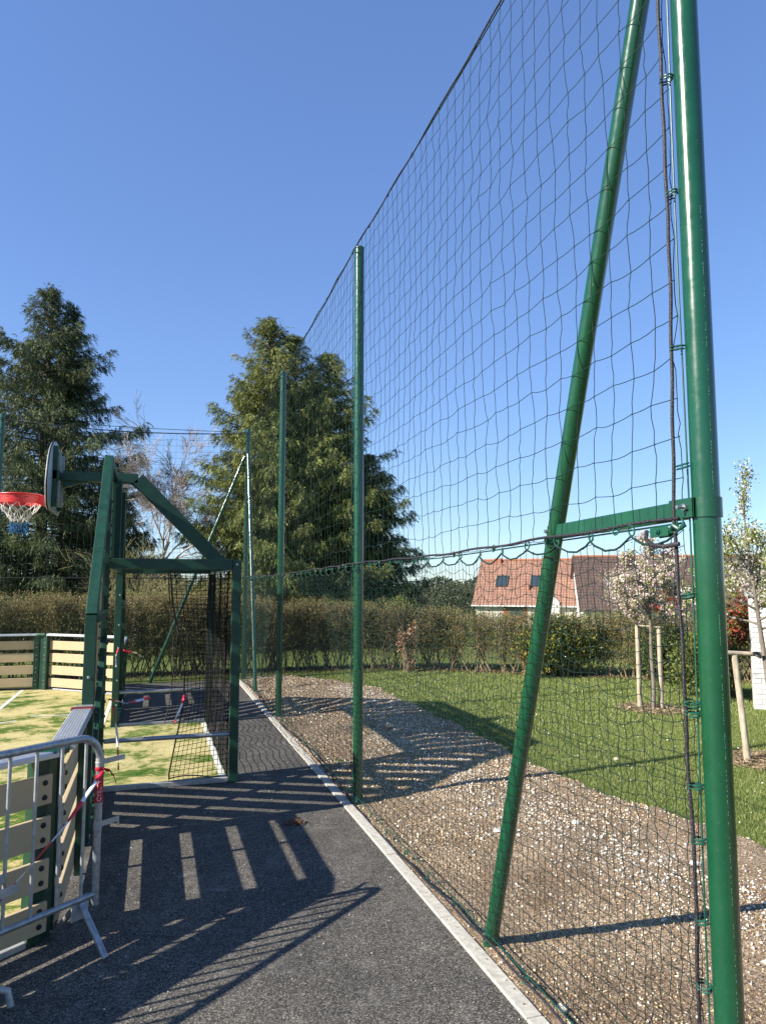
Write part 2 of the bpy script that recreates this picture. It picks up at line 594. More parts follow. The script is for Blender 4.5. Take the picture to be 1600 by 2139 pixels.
# arc of the goal area
arc = [(-.62 - 2.6 * math.sin(a), 8.85 + 2.65 * math.cos(a)) for a in np.linspace(.45, math.pi - .45, 15)]
mb = MB()
for i in range(14):
    p = Vector((*arc[i], .0135)); q = Vector((*arc[i + 1], .0135)); t = (q - p).normalized(); s_ = Vector((t.y, -t.x, 0)) * .025
    mb.add([p - s_, p + s_, q + s_, q - s_], [(0, 1, 2, 3)])
mb.build('line_marking', M['line_white'], turf)
# court edging strips (pale plastic edging under the boards)
for (a, b) in [((-.56, 4.39), (-1.88, 3.275)), ((-.43, 11.8), (-.43, 13.2)), ((-.40, 13.25), (-1.78, 14.45))]:
    mb = MB(); mb.beam((*a, .010), (*b, .010), .04, .04)
    mb.build('edging_strip', M['galv_dull'], asph, bevel=.004)

# concrete kerb stones
ky = -2.0
kst = None
while ky < 14.7:
    mb = MB()
    mb.box((1.605 + .003, 0, -.12), (1.690, .994, .012 + 0.0))
    if kst is None:
        kst = mb.build('kerb_stone', M['kerb'], asph, bevel=.006)
        kst.location = (0, ky, 0)
    else:
        o = kst.copy(); COL.objects.link(o); o.location = (rnd.uniform(-.002, .002), ky, rnd.uniform(-.002, .002))
    ky += 1.0

# bare gravelly strip
def edge_x(y):
    return np.interp(y, [-3, 1, 3, 4.4, 5.3, 6.1, 7.3, 9.3, 11, 12.9, 14, 15.2, 16], [5.6, 5.1, 4.55, 4.32, 4.2, 4.03, 4.0, 4.05, 4.1, 4.05, 3.6, 2.6, 1.0])
gx = np.linspace(1.688, 5.8, 84); gy = np.linspace(-3, 15.6, 300)
def gh(X, Y):
    n1 = vnoise(X, Y, .9, 3.1); n2 = vnoise(X, Y, 3.3, 9.2); n3 = vnoise(X, Y, 11, 4.4)
    e = edge_x(Y) + .14 * vnoise(X * 0, Y, 1.7, 2.2) + .07 * vnoise(X, Y, 6, 5.2)
    k = smooth1((e - X) / .18)
    k2 = smooth1((X - 1.688) / .25)
    k3 = smooth1((15.2 - Y) / .3)
    return -.035 + k * k3 * (.036 + .022 * n1 * k2 + .018 * n2 * k2 + .008 * n3) + 0.03 * k * k2 * k3 * np.exp(-((X - 3.0) / .8) ** 2)
soil = grid_sheet('gravel_ground', gx, gy, gh, M['soil'])
GZ = gh(*np.meshgrid(gx, gy))
def gz(x, y):
    i = np.clip((x - gx[0]) / (gx[1] - gx[0]), 0, len(gx) - 1.001); j = np.clip((y - gy[0]) / (gy[1] - gy[0]), 0, len(gy) - 1.001)
    i0 = i.astype(int); j0 = j.astype(int); a = i - i0; b = j - j0
    return GZ[j0, i0] * (1 - a) * (1 - b) + GZ[j0, i0 + 1] * a * (1 - b) + GZ[j0 + 1, i0] * (1 - a) * b + GZ[j0 + 1, i0 + 1] * a * b

# loose stones (uncountable): jittered octahedra
def stones(x, y, z, s, cols):
    n = len(x)
    base = np.array([(1,0,0),(-1,0,0),(0,1,0),(0,-1,0),(0,0,.7),(0,0,-.6)], float)
    tri = np.array([(0,2,4),(2,1,4),(1,3,4),(3,0,4),(2,0,5),(1,2,5),(3,1,5),(0,3,5)])
    V = base[None] * rs.uniform(.55, 1.25, (n, 6, 3)) + rs.uniform(-.28, .28, (n, 6, 3))
    V *= (s[:, None] * np.ones(3) * rs.uniform(.6, 1.2, (n, 3)))[:, None, :]
    a = rs.uniform(0, 6.28, n); ca, sa = np.cos(a)[:, None], np.sin(a)[:, None]
    X = V[:, :, 0] * ca - V[:, :, 1] * sa; Y = V[:, :, 0] * sa + V[:, :, 1] * ca
    V = np.stack([X + x[:, None], Y + y[:, None], V[:, :, 2] + z[:, None]], -1)
    F = tri[None] + (np.arange(n) * 6)[:, None, None]
    C = np.repeat(cols, 6, axis=0)
    return V.reshape(-1, 3), F.reshape(-1, 3), C
def stone_cols(n, pale=.35):
    k = rs.rand(n)
    pal = np.array([(.72, .63, .49), (.43, .31, .18), (.27, .18, .10), (.56, .41, .23), (.80, .74, .64), (.15, .11, .08)])
    p = rs.choice(len(pal), n, p=[.24, .28, .18, .18, .06, .06])
    return pal[p] * rs.uniform(.75, 1.15, (n, 1))
def scatter(n, y0, y1, smin, smax, power=1.0):
    y = y0 + (y1 - y0) * rs.rand(n) ** power
    e = edge_x(y)
    x = 1.70 + (e - 1.70 + .05) * rs.rand(n)
    s = smin * (smax / smin) ** (rs.rand(n) ** 2.6)
    pn = np.array([mnoise.noise(Vector((a * .8, b * .8, 4))) for a, b in zip(x, y)])
    keep = rs.rand(n) < np.clip(.62 + pn * 1.6, .18, 1)
    x, y, s = x[keep], y[keep], s[keep]
    return x, y, gz(x, y) + s * .22, s
mb = MB()
for (n, y0, y1, a, b) in [(62000, .8, 5.0, .0022, .0125), (34000, 5, 9, .004, .018), (16000, 9, 15, .007, .024)]:
    x, y, z, s = scatter(n, y0, y1, a, b)
    mb.add(*stones(x, y, z, s, stone_cols(len(x))))
# paler bands of crushed stone
n = 7000
y = rs.uniform(.8, 13, n); x = 3.15 + .25 * np.sin(y * .7) + rs.normal(0, .28, n)
ok = (x > 1.75) & (x < edge_x(y)); x, y = x[ok], y[ok]
s = .005 * 4 ** (rs.rand(len(x)) ** 2)
mb.add(*stones(x, y, gz(x, y) + s * .3, s, np.tile((.66, .61, .52), (len(x), 1)) * rs.uniform(.7, 1.15, (len(x), 1))))
gs = mb.build('gravel_stones', M['stone'], kind='stuff', smooth=False)
setp(gs, 'loose pale and brown gravel scattered over the bare strip beside the kerb', 'gravel')
# a few grit specks spilled on the asphalt
n = 700
x = rs.uniform(-.2, 1.6, n); y = 2.3 + 6.7 * rs.rand(n) ** 1.5; s = .0016 * 5 ** (rs.rand(n) ** 3)
mb = MB(); mb.add(*stones(x, y, s * .4, s, np.tile((.62, .59, .52), (n, 1))))
setp(mb.build('spilled_grit', M['stone'], kind='stuff', smooth=False), 'tiny white grit spilled on the black asphalt path', 'grit')

n = 1500
y = rs.uniform(1.0, 13, n); cl = np.array([mnoise.noise(Vector((0, q * 1.7, 3))) for q in y])
x = 1.69 - np.abs(rs.normal(0, .03, n)) - .04 * (cl > .1) * rs.rand(n); ok = rs.rand(n) < np.clip(.25 + cl * 1.5, .04, 1)
x, y = x[ok], y[ok]; s = .0018 * 5 ** (rs.rand(len(x)) ** 2)
mb = MB(); mb.add(*stones(x, y, np.where(x > 1.608, .013, .001) + s * .3, s, stone_cols(len(x))))
setp(mb.build('kerb_dirt', M['stone'], kind='stuff', smooth=False), 'crumbs of soil and grit spilled over the pale kerb', 'grit')

# single bigger stones that can be pointed at
def big_stone(x, y, s, label, col, z=None):
    mb = MB()
    b = 2
    import bmesh
    bm = bmesh.new(); bmesh.ops.create_icosphere(bm, subdivisions=2, radius=1)
    sx, sy, sz = s
    for v in bm.verts:
        k = 1 + .35 * mnoise.noise(v.co * 1.6 + Vector((x * 7, y * 3, 0)))
        v.co = Vector((v.co.x * sx * k, v.co.y * sy * k, v.co.z * sz * k))
    me = bpy.data.meshes.new('stone'); bm.to_mesh(me); bm.free()
    a = me.color_attributes.new('col', 'FLOAT_COLOR', 'POINT')
    for d in a.data: d.color = (*col, 1)
    me.materials.append(M['stone'])
    o = bpy.data.objects.new('stone', me); COL.objects.link(o)
    o.location = (x, y, (float(gz(np.array([x]), np.array([y]))[0]) if z is None else z) + sz * .55)
    setp(o, label, 'stone')
big_stone(1.80, 3.02, (0.0217, 0.0310, 0.0112), 'flat pale buff stone lying on bare soil just outside the nearest kerb', (.62, .56, .42))
big_stone(3.2, 5.1, (0.0372, 0.0279, 0.0186), 'cream lump of stone in the gravel between leaning brace and steel pole', (.64, .57, .44))
big_stone(2.55, 5.15, (0.0372, 0.0310, 0.0186), 'chalky white stone in the gravel just right of the leaning brace', (.66, .62, .55))
big_stone(4.85, 6.9, (0.0310, 0.0248, 0.0186), 'small yellowish stone lying alone in the lawn beyond the gravel edge', (.6, .52, .36), z=-.01)
big_stone(3.55, 4.2, (0.0434, 0.0310, 0.0155), 'broad pale stone near the right end of the crushed white band', (.68, .64, .56))
big_stone(1.03, 2.9, (0.0050, 0.0050, 0.0037), 'tiny white pebble sitting alone on the nearest dark asphalt', (.75, .72, .66), z=0)

# clump of dry leaves on the asphalt
def dry_clump(x, y, n, rad, label, name='dead_leaf_clump'):
    mb = MB(); pts = []
    for k in range(n):
        a = rnd.uniform(0, 6.28); r0 = rad * rnd.random() ** .7
        p = Vector((x + r0 * math.cos(a), y + r0 * math.sin(a) * .6, .008 + rnd.random() * .022))
        d = Vector((rnd.uniform(-1, 1), rnd.uniform(-1, 1), rnd.uniform(-.2, .5))).normalized() * rnd.uniform(.012, .035)
        s_ = d.cross(Vector((rnd.uniform(-1, 1), rnd.uniform(-1, 1), 1))).normalized() * rnd.uniform(.002, .008)
        c = np.array((.20, .115, .055)) * rnd.uniform(.5, 1.4)
        mb.add([p - d, p + s_, p + d, p - s_], np.array([[0, 1, 2, 3]]), c)
    o = mb.build(name, M['leaf'], smooth=False)
    setp(o, label, 'dead leaves')
dry_clump(1.12, 5.86, 110, .085, 'small tuft of dry brown leaves lying on the asphalt beside the window shaped shadows')

# ------------------------------------------------------------------ grass
def blades(x, y, z, h, wd, cols):
    n = len(x); a = rs.uniform(0, 6.28, n); lean = rs.uniform(0, .8, n) * h
    la = rs.uniform(0, 6.28, n)
    dx, dy = np.cos(a) * wd / 2, np.sin(a) * wd / 2
    V = np.empty((n, 3, 3))
    V[:, 0] = np.stack([x - dx, y - dy, z], -1); V[:, 1] = np.stack([x + dx, y + dy, z], -1)
    V[:, 2] = np.stack([x + np.cos(la) * lean, y + np.sin(la) * lean, z + h * rs.uniform(.7, 1, n)], -1)
    return V.reshape(-1, 3), np.arange(n * 3).reshape(n, 3), np.repeat(cols, 3, axis=0)
mb = MB()
def grass_patch(n, x0, x1, y0, y1, h0, h1, w0, dens=None):
    x = rs.uniform(x0, x1, n); y = rs.uniform(y0, y1, n)
    e = edge_x(y) + rs.normal(0, .07, n) + .10 * np.sin(y * 9 + 2 * np.sin(y * 3.1)) - .25 * (rs.rand(n) > .96) * rs.rand(n)
    ok = (x > e) | (y > 15.1)
    ok &= ~((y < 15.0) & (x < 1.8))
    u = np.hypot(x - 7.3, y - 9.4); ok &= (u > .45 + .1 * rs.rand(n))
    u = np.hypot(x - 6.25, y - 6.45); ok &= (u > .38 + .1 * rs.rand(n))
    x, y = x[ok], y[ok]; n = len(x)
    h = rs.uniform(h0, h1, n)
    pal = np.array([(.145, .20, .042), (.22, .27, .07), (.30, .33, .11), (.40, .37, .18)])
    c = pal[rs.choice(4, n, p=[.34, .36, .22, .08])] * rs.uniform(.8, 1.2, (n, 1))
    mb.add(*blades(x, y, -.015 + 0 * x, h, w0 * rs.uniform(.7, 1.3, n), c))
grass_patch(170000, 3.8, 8.5, 3.0, 8.5, .012, .048, .006)
grass_patch(110000, 3.5, 13.5, 8.5, 15.5, .025, .065, .011)
grass_patch(22000, -5, 5, 14.7, 16.5, .02, .06, .011)
gr = mb.build('lawn_grass', M['leaf'], kind='stuff', smooth=False)
setp(gr, 'short spring grass blades of the lawn beyond the gravel strip', 'grass')
# daisies
n = 550
x = rs.uniform(4.2, 12, n); y = rs.uniform(3.5, 14, n); s = rs.uniform(.006, .012, n)
ok = x > edge_x(y) + .1; x, y, s = x[ok], y[ok], s[ok]
mb = MB(); mb.add(*stones(x, y, .035 + 0 * x, s, np.tile((.78, .77, .70), (len(x), 1))))
setp(mb.build('daisies', M['stone'], kind='stuff', smooth=False), 'tiny white daisies dotted through the lawn', 'daisies')

# ------------------------------------------------------------------ green steel posts of the ball stop net
PX = 1.765
def pole_mesh(h, r=.045):
    mb = MB(); mb.tube([(0, 0, -.3), (0, 0, h)], r, 40, cap=False)
    return mb
pole_src = None; cap_src = None; hook_src = None
def net_post(x, y, h, label, seam=False):
    global pole_src, cap_src
    t = thing('net_post', (x, y, 0), label, 'post', 'green posts of the ball stop net')
    if pole_src is None:
        o = pole_mesh(5.06).build('pole', M['pole_green'])
        o.parent = t; pole_src = o
        mb = MB()
        mb.tube([(0, 0, 5.055), (0, 0, 5.075), (0, 0, 5.085), (0, 0, 5.09)], [.046, .046, .035, .004], 24, cap=False)
        o2 = mb.build('cap', M['green']); o2.parent = t; cap_src = o2
    else:
        for s_ in (pole_src, cap_src):
            c = s_.copy(); c.parent = t; COL.objects.link(c)
    return t
posts = [
    net_post(PX, 1.965, 5.06, 'thick looking green post at the right edge with a bolted clamp'),
    net_post(PX, 6.30, 5.06, 'tall green post standing alone in the middle of the net, its base beside the kerb'),
    net_post(PX, 10.52, 5.06, 'slimmer looking green post between the middle post and the far corner post'),
    net_post(PX, 14.76, 5.06, 'green corner post where the side net meets the back net'),
    net_post(-2.80, 14.80, 5.06, 'green post of the back net cut by the left edge, left of the basketball hoop'),
]
# braces
def brace(post, foot, head, r, spacer_z=None):
    mb = MB(); mb.tube([foot, head], r, 28)
    b = mb.build('brace', M['pole_green'], post)
    return b
NP = posts[0]
br = brace(NP, (PX - .01, 3.69, -.1), (PX, 1.99, 4.80), .038)
brace(posts[3], (PX, 12.98, -.05), (PX, 14.68, 4.55), .034)
brace(posts[3], (-.04, 14.76, -.05), (PX - .06, 14.76, 4.5), .034)
# spacer arm with clamps on the nearest post
mb = MB(); mb.beam((PX - .01, 2.05, 2.155), (PX - .01, 2.955, 2.135), .03, .065)
arm = mb.build('spacer_arm', M['green'], NP, bevel=.002)
mb = MB()
ang = np.linspace(0, 2 * math.pi, 33)
ring = []
for z0, rr in ((2.122, .046), (2.122, .0505), (2.188, .0505), (2.188, .046)):
    ring.append([(PX + rr * math.cos(a), 1.965 + rr * math.sin(a), z0) for a in ang[:-1]])
V = [p for r_ in ring for p in r_]; F = []
for k in range(4):
    for i in range(32):
        j = (i + 1) % 32; k2 = (k + 1) % 4
        F.append((k * 32 + i, k * 32 + j, k2 * 32 + j, k2 * 32 + i))
mb.add(V, F); mb.smooth = True
mb.build('clamp', M['green'], NP)
mb = MB(); mb.box((PX - .062, 1.955, 2.122), (PX - .053, 2.075, 2.188)); mb.box((PX - .062, 1.955, 2.122), (PX - .045, 1.963, 2.188))
mb.build('clamp_plate', M['green'], NP, bevel=.002)
mb = MB()
mb.cyl((PX - .062, 1.99, 2.157), (PX - .074, 1.99, 2.157), .013, 6); mb.cyl((PX - .072, 1.99, 2.157), (PX - .10, 1.99, 2.157), .0065, 12)
mb.build('bolt', M['steel'], NP)
mb = MB(); mb.cyl((PX - .030, 2.925, 2.14), (PX - .056, 2.925, 2.14), .009, 8)
mb.build('bolt', M['steel'], NP)
# broken lighter weld seam down the nearest pole
mb = MB(); aa = R(-100)
zz = .3
while zz < 3.2:
    L = rnd.uniform(.001, .007)
    if rnd.random() < .55:
        jx = rnd.uniform(-.0009, .0009)
        p = (PX + .0449 * math.cos(aa) , 1.965 + .0449 * math.sin(aa), zz)
        mb.tube([(p[0] + jx, p[1], zz), (p[0] + jx, p[1], zz + L)], rnd.uniform(.0005, .0012), 4)
    zz += L + rnd.uniform(.001, .006)
mb.build('weld_seam', M['seam'], NP, kind='stuff')
# small yellow-green foot where the middle post enters the soil
mb = MB(); mb.tube([(PX - .055, 6.22, 0), (PX - .055, 6.22, .05), (PX - .055, 6.22, .075)], [.022, .02, .004], 12, cap=False)
mb.build('anchor_cap', M['green'], posts[1])

# ------------------------------------------------------------------ the side net
NX = 1.705
def midz(y): return np.interp(y, [2, 4.2, 6.2, 10.1, 14.8], [2.118, 2.072, 2.075, 2.02, 2.035])
def topz(y):
    base = np.interp(y, [1.9, 6.3, 10.5, 14.8], [5.12, 5.04, 5.0, 4.95])
    f = np.where(y < 6.3, (y - 1.96) / 4.34, np.where(y < 10.52, (y - 6.3) / 4.22, (y - 10.52) / 4.24))
    return base - .16 * f * (1 - f)
side_net = thing('ball_stop_net', (NX, 8.3, 0), 'tall dark green ball stop net hung along the kerb between the green posts', 'net', 'ball stop nets')

def wig(y, k, ph): return np.sin(y * k + ph)
def netting(axis_pts, zlo, zhi, cu, cv, r, seed, amp=.006, scallop=None, sub=3):
    """axis_pts(u)->(x,y); rectangular mesh of twine; returns MB"""
    rr = np.random.RandomState(seed)
    umax = axis_pts[1]; fn = axis_pts[0]
    nu = int(umax / cu)
    us = np.linspace(0, umax, nu + 1)
    # number of rows at mid height
    nv = int(round(float(np.mean(zhi(us) - zlo(us))) / cv))
    ts = np.linspace(0, 1, nv + 1)
    J = rr.normal(0, 1, (nu + 1, nv + 1, 3)) * amp            # knot offsets
    J[:, 0] *= .2; J[:, -1] *= .2
    Jx = rr.normal(0, 1, (nu + 1, nv + 1))
    drift = np.cumsum(rr.normal(0, amp * .35, (nu + 1, nv + 1)), axis=1); drift -= drift.mean(axis=1, keepdims=True)
    def pos(iu, iv):
        u = us[iu] + J[iu, iv, 0] + drift[iu, iv]
        z0 = zlo(us[iu]); z1 = zhi(us[iu])
        z = z0 + (z1 - z0) * ts[iv] + J[iu, iv, 1]
        x, y = fn(np.clip(u, -.02, umax + .02))
        return np.stack([x + 0 * z + J[iu, iv, 2] * .6 + .02 * np.sin(us[iu] * 1.9 + ts[iv] * 3.0) * np.sin(ts[iv] * 3.1), y + 0 * z, z], -1)
    IU, IV = np.meshgrid(np.arange(nu + 1), np.arange(nv + 1), indexing='ij')
    K = pos(IU.ravel(), IV.ravel()).reshape(nu + 1, nv + 1, 3)
    mb = MB()
    def fill(K, bow):
        m, n, _ = K.shape
        P = np.zeros((m, (n - 1) * sub + 1, 3))
        for s_ in range(sub):
            t = s_ / sub
            seg = K[:, :-1] * (1 - t) + K[:, 1:] * t
            seg = seg + bow[:, :, None] * np.array([0, 0, 1]) * (-4 * t * (1 - t)) * 1.0
            P[:, s_:-1:sub] = seg
        P[:, -1] = K[:, -1]
        return P
    bz = rr.uniform(-.1, 1, (nv + 1, nu)) * cu * .055
    Kh = np.transpose(K, (1, 0, 2))
    v, f = tubes(fill(Kh, bz), r, 3); mb.add(v, f)
    # verticals: small sideways kinks
    P = fill(K, np.zeros((nu + 1, nv)))
    P[:, 1:-1] += rr.normal(0, amp * .35, P[:, 1:-1].shape)
    v, f = tubes(P, r, 3); mb.add(v, f)
    # knots
    kk = K.reshape(-1, 3); n = len(kk); s_ = r * 1.9
    base = np.array([(1,0,0),(-1,0,0),(0,1,0),(0,-1,0),(0,0,1),(0,0,-1)], float) * s_
    tri = np.array([(0,2,4),(2,1,4),(1,3,4),(3,0,4),(2,0,5),(1,2,5),(3,1,5),(0,3,5)])
    V = kk[:, None] + base[None]
    kb = MB(); kb.add(V.reshape(-1, 3), (tri[None] + (np.arange(n) * 6)[:, None, None]).reshape(-1, 3))
    return mb, kb
U0 = 2.02
fn_side = lambda u: (NX, U0 + u)
def knots_and(mb, kb, mat, parent, name):
    o = mb.build(name, mat, parent, kind='stuff', smooth=False)
    k = kb.build('net_knots', mat, parent, kind='stuff', smooth=False)
    return o
mb, kb = netting((fn_side, 14.72 - U0), lambda u: midz(U0 + u), lambda u: topz(U0 + u), .124, .142, .0019, 11, amp=.0065)
knots_and(mb, kb, M['net_green'], side_net, 'upper_netting')
HS = .265   # spacing of the hooks that hold the lower net
def scal(u):
    f = (u / HS) % 1.0
    return midz(U0 + u) - .034 - (.15 + .04 * np.sin(u * 5.1)) * f * (1 - f)
def lowz(u): return .035 + .03 * np.sin(u * 1.3)
mb, kb = netting((fn_side, 14.72 - U0), lambda u: lowz(u), scal, .051, .050, .0016, 12, amp=.0048, sub=2)
knots_and(mb, kb, M['net_green'], side_net, 'lower_netting')

# ropes and wires
def rope(pts, r, mat, parent, name, sides=8, label=None):
    mb = MB(); mb.tube(pts, r, sides); return mb.build(name, mat, parent, label=label)
ys = np.linspace(2.02, 14.74, 150)
rope([(NX - .004 + .006 * math.sin(y * 6), y, float(midz(y)) + .008 + .004 * math.sin(y * 9)) for y in ys], .0062, M['rope'], side_net, 'middle_rope')
rope([(NX + .015, y, float(midz(y)) - .010) for y in ys], .0035, M['wire_green'], side_net, 'middle_cable')
us = np.arange(0, 14.7 - U0, HS / 8)
rope([(NX - .006, U0 + u, float(scal(u)) + rnd.uniform(-.003, .003)) for u in us], .0042, M['net_green'], side_net, 'scalloped_head_rope')
rope([(NX - .003 + .004 * math.sin(y * 7), y, float(topz(y)) - .012 * abs(math.sin(y * 3.2))) for y in ys], .0055, M['rope'], side_net, 'top_rope')
rope([(NX + .018, y, float(topz(y)) + .02 + .012 * math.sin(y * 1.4)) for y in ys], .004, M['net_green'], side_net, 'top_cable')
rope([(NX + .015, y, .075 + .004 * math.sin(y * 2)) for y in ys], .0028, M['wire_green'], side_net, 'bottom_cable')
rope([(NX - .01, y, .035 + .03 * math.sin((y - U0) * 1.3) + .006 * math.sin(y * 11)) for y in ys], .0065, M['rope'], side_net, 'bottom_rope')
def edge_y(z):
    return 2.018 + np.interp(z, [0, .4, 1.0, 1.35, 1.6, 2.1, 3, 5], [.018, .012, -.002, .014, .012, .03, .0, .01]) + .002 * np.sin(z * 21)
zs = np.linspace(.03, 5.12, 190)
rope([(NX - .003, float(edge_y(z)), z) for z in zs], .0062, M['rope'], side_net, 'edge_rope')
zw = np.linspace(-.05, 5.1, 60)
rope([(NX + .02, 2.003 + .004 * math.sin(z * 2.4), z) for z in zw], .003, M['wire_green'], side_net, 'edge_wire')
rope([(NX + .02, 6.38 , z) for z in zw], .003, M['wire_green'], side_net, 'edge_wire')

# snap hooks: small twin-loop clips
def hook_mb():
    mb = MB()
    a = np.linspace(0, 2 * math.pi, 15)
    mb.tube([(0, .013 * math.cos(t), .021 * math.sin(t)) for t in a], .0032, 6, cap=False)
    mb.tube([(.007, .011 * math.cos(t) + .006, .012 * math.sin(t) - .008) for t in a], .0028, 6, cap=False)
    return mb
hook = hook_mb().build('hook', M['wire_green'])
hook.parent = side_net
first = True
k = 0
u = 0
while U0 + u < 14.6:
    yy = U0 + u
    L = Vector((NX - .002, yy, float(midz(yy)) - .012)) - side_net.location
    if first: hook.location = L; first = False; o = hook
    else:
        o = hook.copy(); COL.objects.link(o); o.location = L
    o.rotation_euler = (rnd.uniform(-.25, .25), 0, rnd.uniform(-.5, .5))
    if k % 2 == 1 and yy < 9:
        o = hook.copy(); COL.objects.link(o); o.location = L + Vector((0, .10 + rnd.uniform(-.02, .02), .008)); o.rotation_euler = (rnd.uniform(.4, 1.0), 0, rnd.uniform(-.5, .9))
    k += 1; u += HS
# along the bottom cable and the top
for yy in np.arange(2.35, 14.4, .42):
    o = hook.copy(); COL.objects.link(o); o.location = Vector((NX + .003, yy, .055)) - side_net.location; o.rotation_euler = (1.1 + rnd.uniform(-.3, .3), .3, rnd.uniform(-.4, .4))
for yy in np.arange(2.5, 14.4, .55):
    o = hook.copy(); COL.objects.link(o); o.location = Vector((NX + .006, yy, float(topz(yy)) + .01)) - side_net.location; o.rotation_euler = (rnd.uniform(-.6, .6), .3, rnd.uniform(-.4, .4))
# twin ties on the vertical edge
def tie_mb():
    mb = MB(); a = np.linspace(0, 2 * math.pi, 17)
    for dz in (-.006, .005):
        mb.tube([(.018 * math.sin(t) + .008, .024 * math.cos(t) , dz + .003 * math.sin(t)) for t in a], .0034, 6, cap=False)
    return mb
tie = tie_mb().build('edge_tie', M['wire_green'])
tie.parent = side_net
for i, zz in enumerate([.62, .82, 1.07, 1.24, 1.475, 1.505, 1.86, 2.30, 2.72, 3.28, 3.72, 4.2, 4.6]):
    o = tie if i == 0 else tie.copy()
    if i: COL.objects.link(o)
    o.location = Vector((NX, 2.010, zz)) - side_net.location
    o.rotation_euler = (rnd.uniform(-.2, .2), rnd.uniform(-.15, .15), rnd.uniform(-.3, .3))
# wire tensioner at the near end of the middle cable
mb = MB()
y0, z0 = 2.065, 2.083
mb.beam((NX - .016, y0, z0), (NX - .016, y0 + .095, z0 - .004), .004, .034)
mb.beam((NX + .022, y0, z0), (NX + .022, y0 + .095, z0 - .004), .004, .034)
mb.beam((NX - .016, y0 + .002, z0 + .002), (NX + .022, y0 + .002, z0 + .002), .024, .004)
mb.beam((NX - .016, y0 + .094, z0 + .002), (NX + .022, y0 + .094, z0 + .002), .024, .004)
ten = mb.build('wire_tensioner', M['green'], side_net, bevel=.0015)
mb = MB(); mb.cyl((NX - .024, y0 + .05, z0), (NX + .03, y0 + .05, z0), .011, 12); mb.cyl((NX - .03, y0 + .05, z0), (NX - .024, y0 + .05, z0), .007, 6)
mb.build('spool', M['wire_green'], ten)
rope([(NX - .01, 2.02, 2.035), (NX - .03, 2.07, 2.028), (NX - .03, 2.13, 2.035), (NX - .02, 2.18, 2.06), (NX, 2.20, 2.09)], .008, M['rope'], side_net, 'rope_tail')
rope([(NX, 2.00, 2.10), (NX - .01, 2.02, 2.085), (NX - .02, 2.035, 2.10), (NX - .01, 2.05, 2.09)], .009, M['wire_green'], side_net, 'wire_knot')

# back net across the far end
back_net = thing('ball_stop_net', (-4.5, 14.70, 0), 'ball stop net running left along the far end behind the basketball hoop', 'net', 'ball stop nets')
fn_back = lambda u: (1.72 - u, 14.70)
class _F: pass
mbx, kbx = netting((lambda u: (1.72 - np.asarray(u), np.full(np.shape(u), 14.70)), 11.0), lambda u: 2.02 + 0 * u, lambda u: 4.96 - .10 * np.sin(math.pi * ((u / 4.65) % 1)), .125, .126, .0022, 21, amp=.007, sub=2)
mbx.build('upper_netting', M['net_green'], back_net, kind='stuff', smooth=False)
mbx, kbx = netting((lambda u: (1.72 - np.asarray(u), np.full(np.shape(u), 14.70)), 11.0), lambda u: .05 + 0 * u, lambda u: 2.0 + 0 * u, .060, .060, .0014, 22, amp=.004, sub=2)
mbx.build('lower_netting', M['net_green'], back_net, kind='stuff', smooth=False)
xs_ = np.linspace(1.74, -9.2, 80)
rope([(x, 14.70, 4.97 - .10 * math.sin(math.pi * (((1.72 - x) / 4.65) % 1))) for x in xs_], .009, M['rope'], back_net, 'top_rope')
rope([(x, 14.715, 5.00 - .04 * math.sin(math.pi * (((1.72 - x) / 4.65) % 1))) for x in xs_], .006, M['net_green'], back_net, 'top_cable')
rope([(x, 14.70, 2.01) for x in xs_], .008, M['rope'], back_net, 'middle_rope')

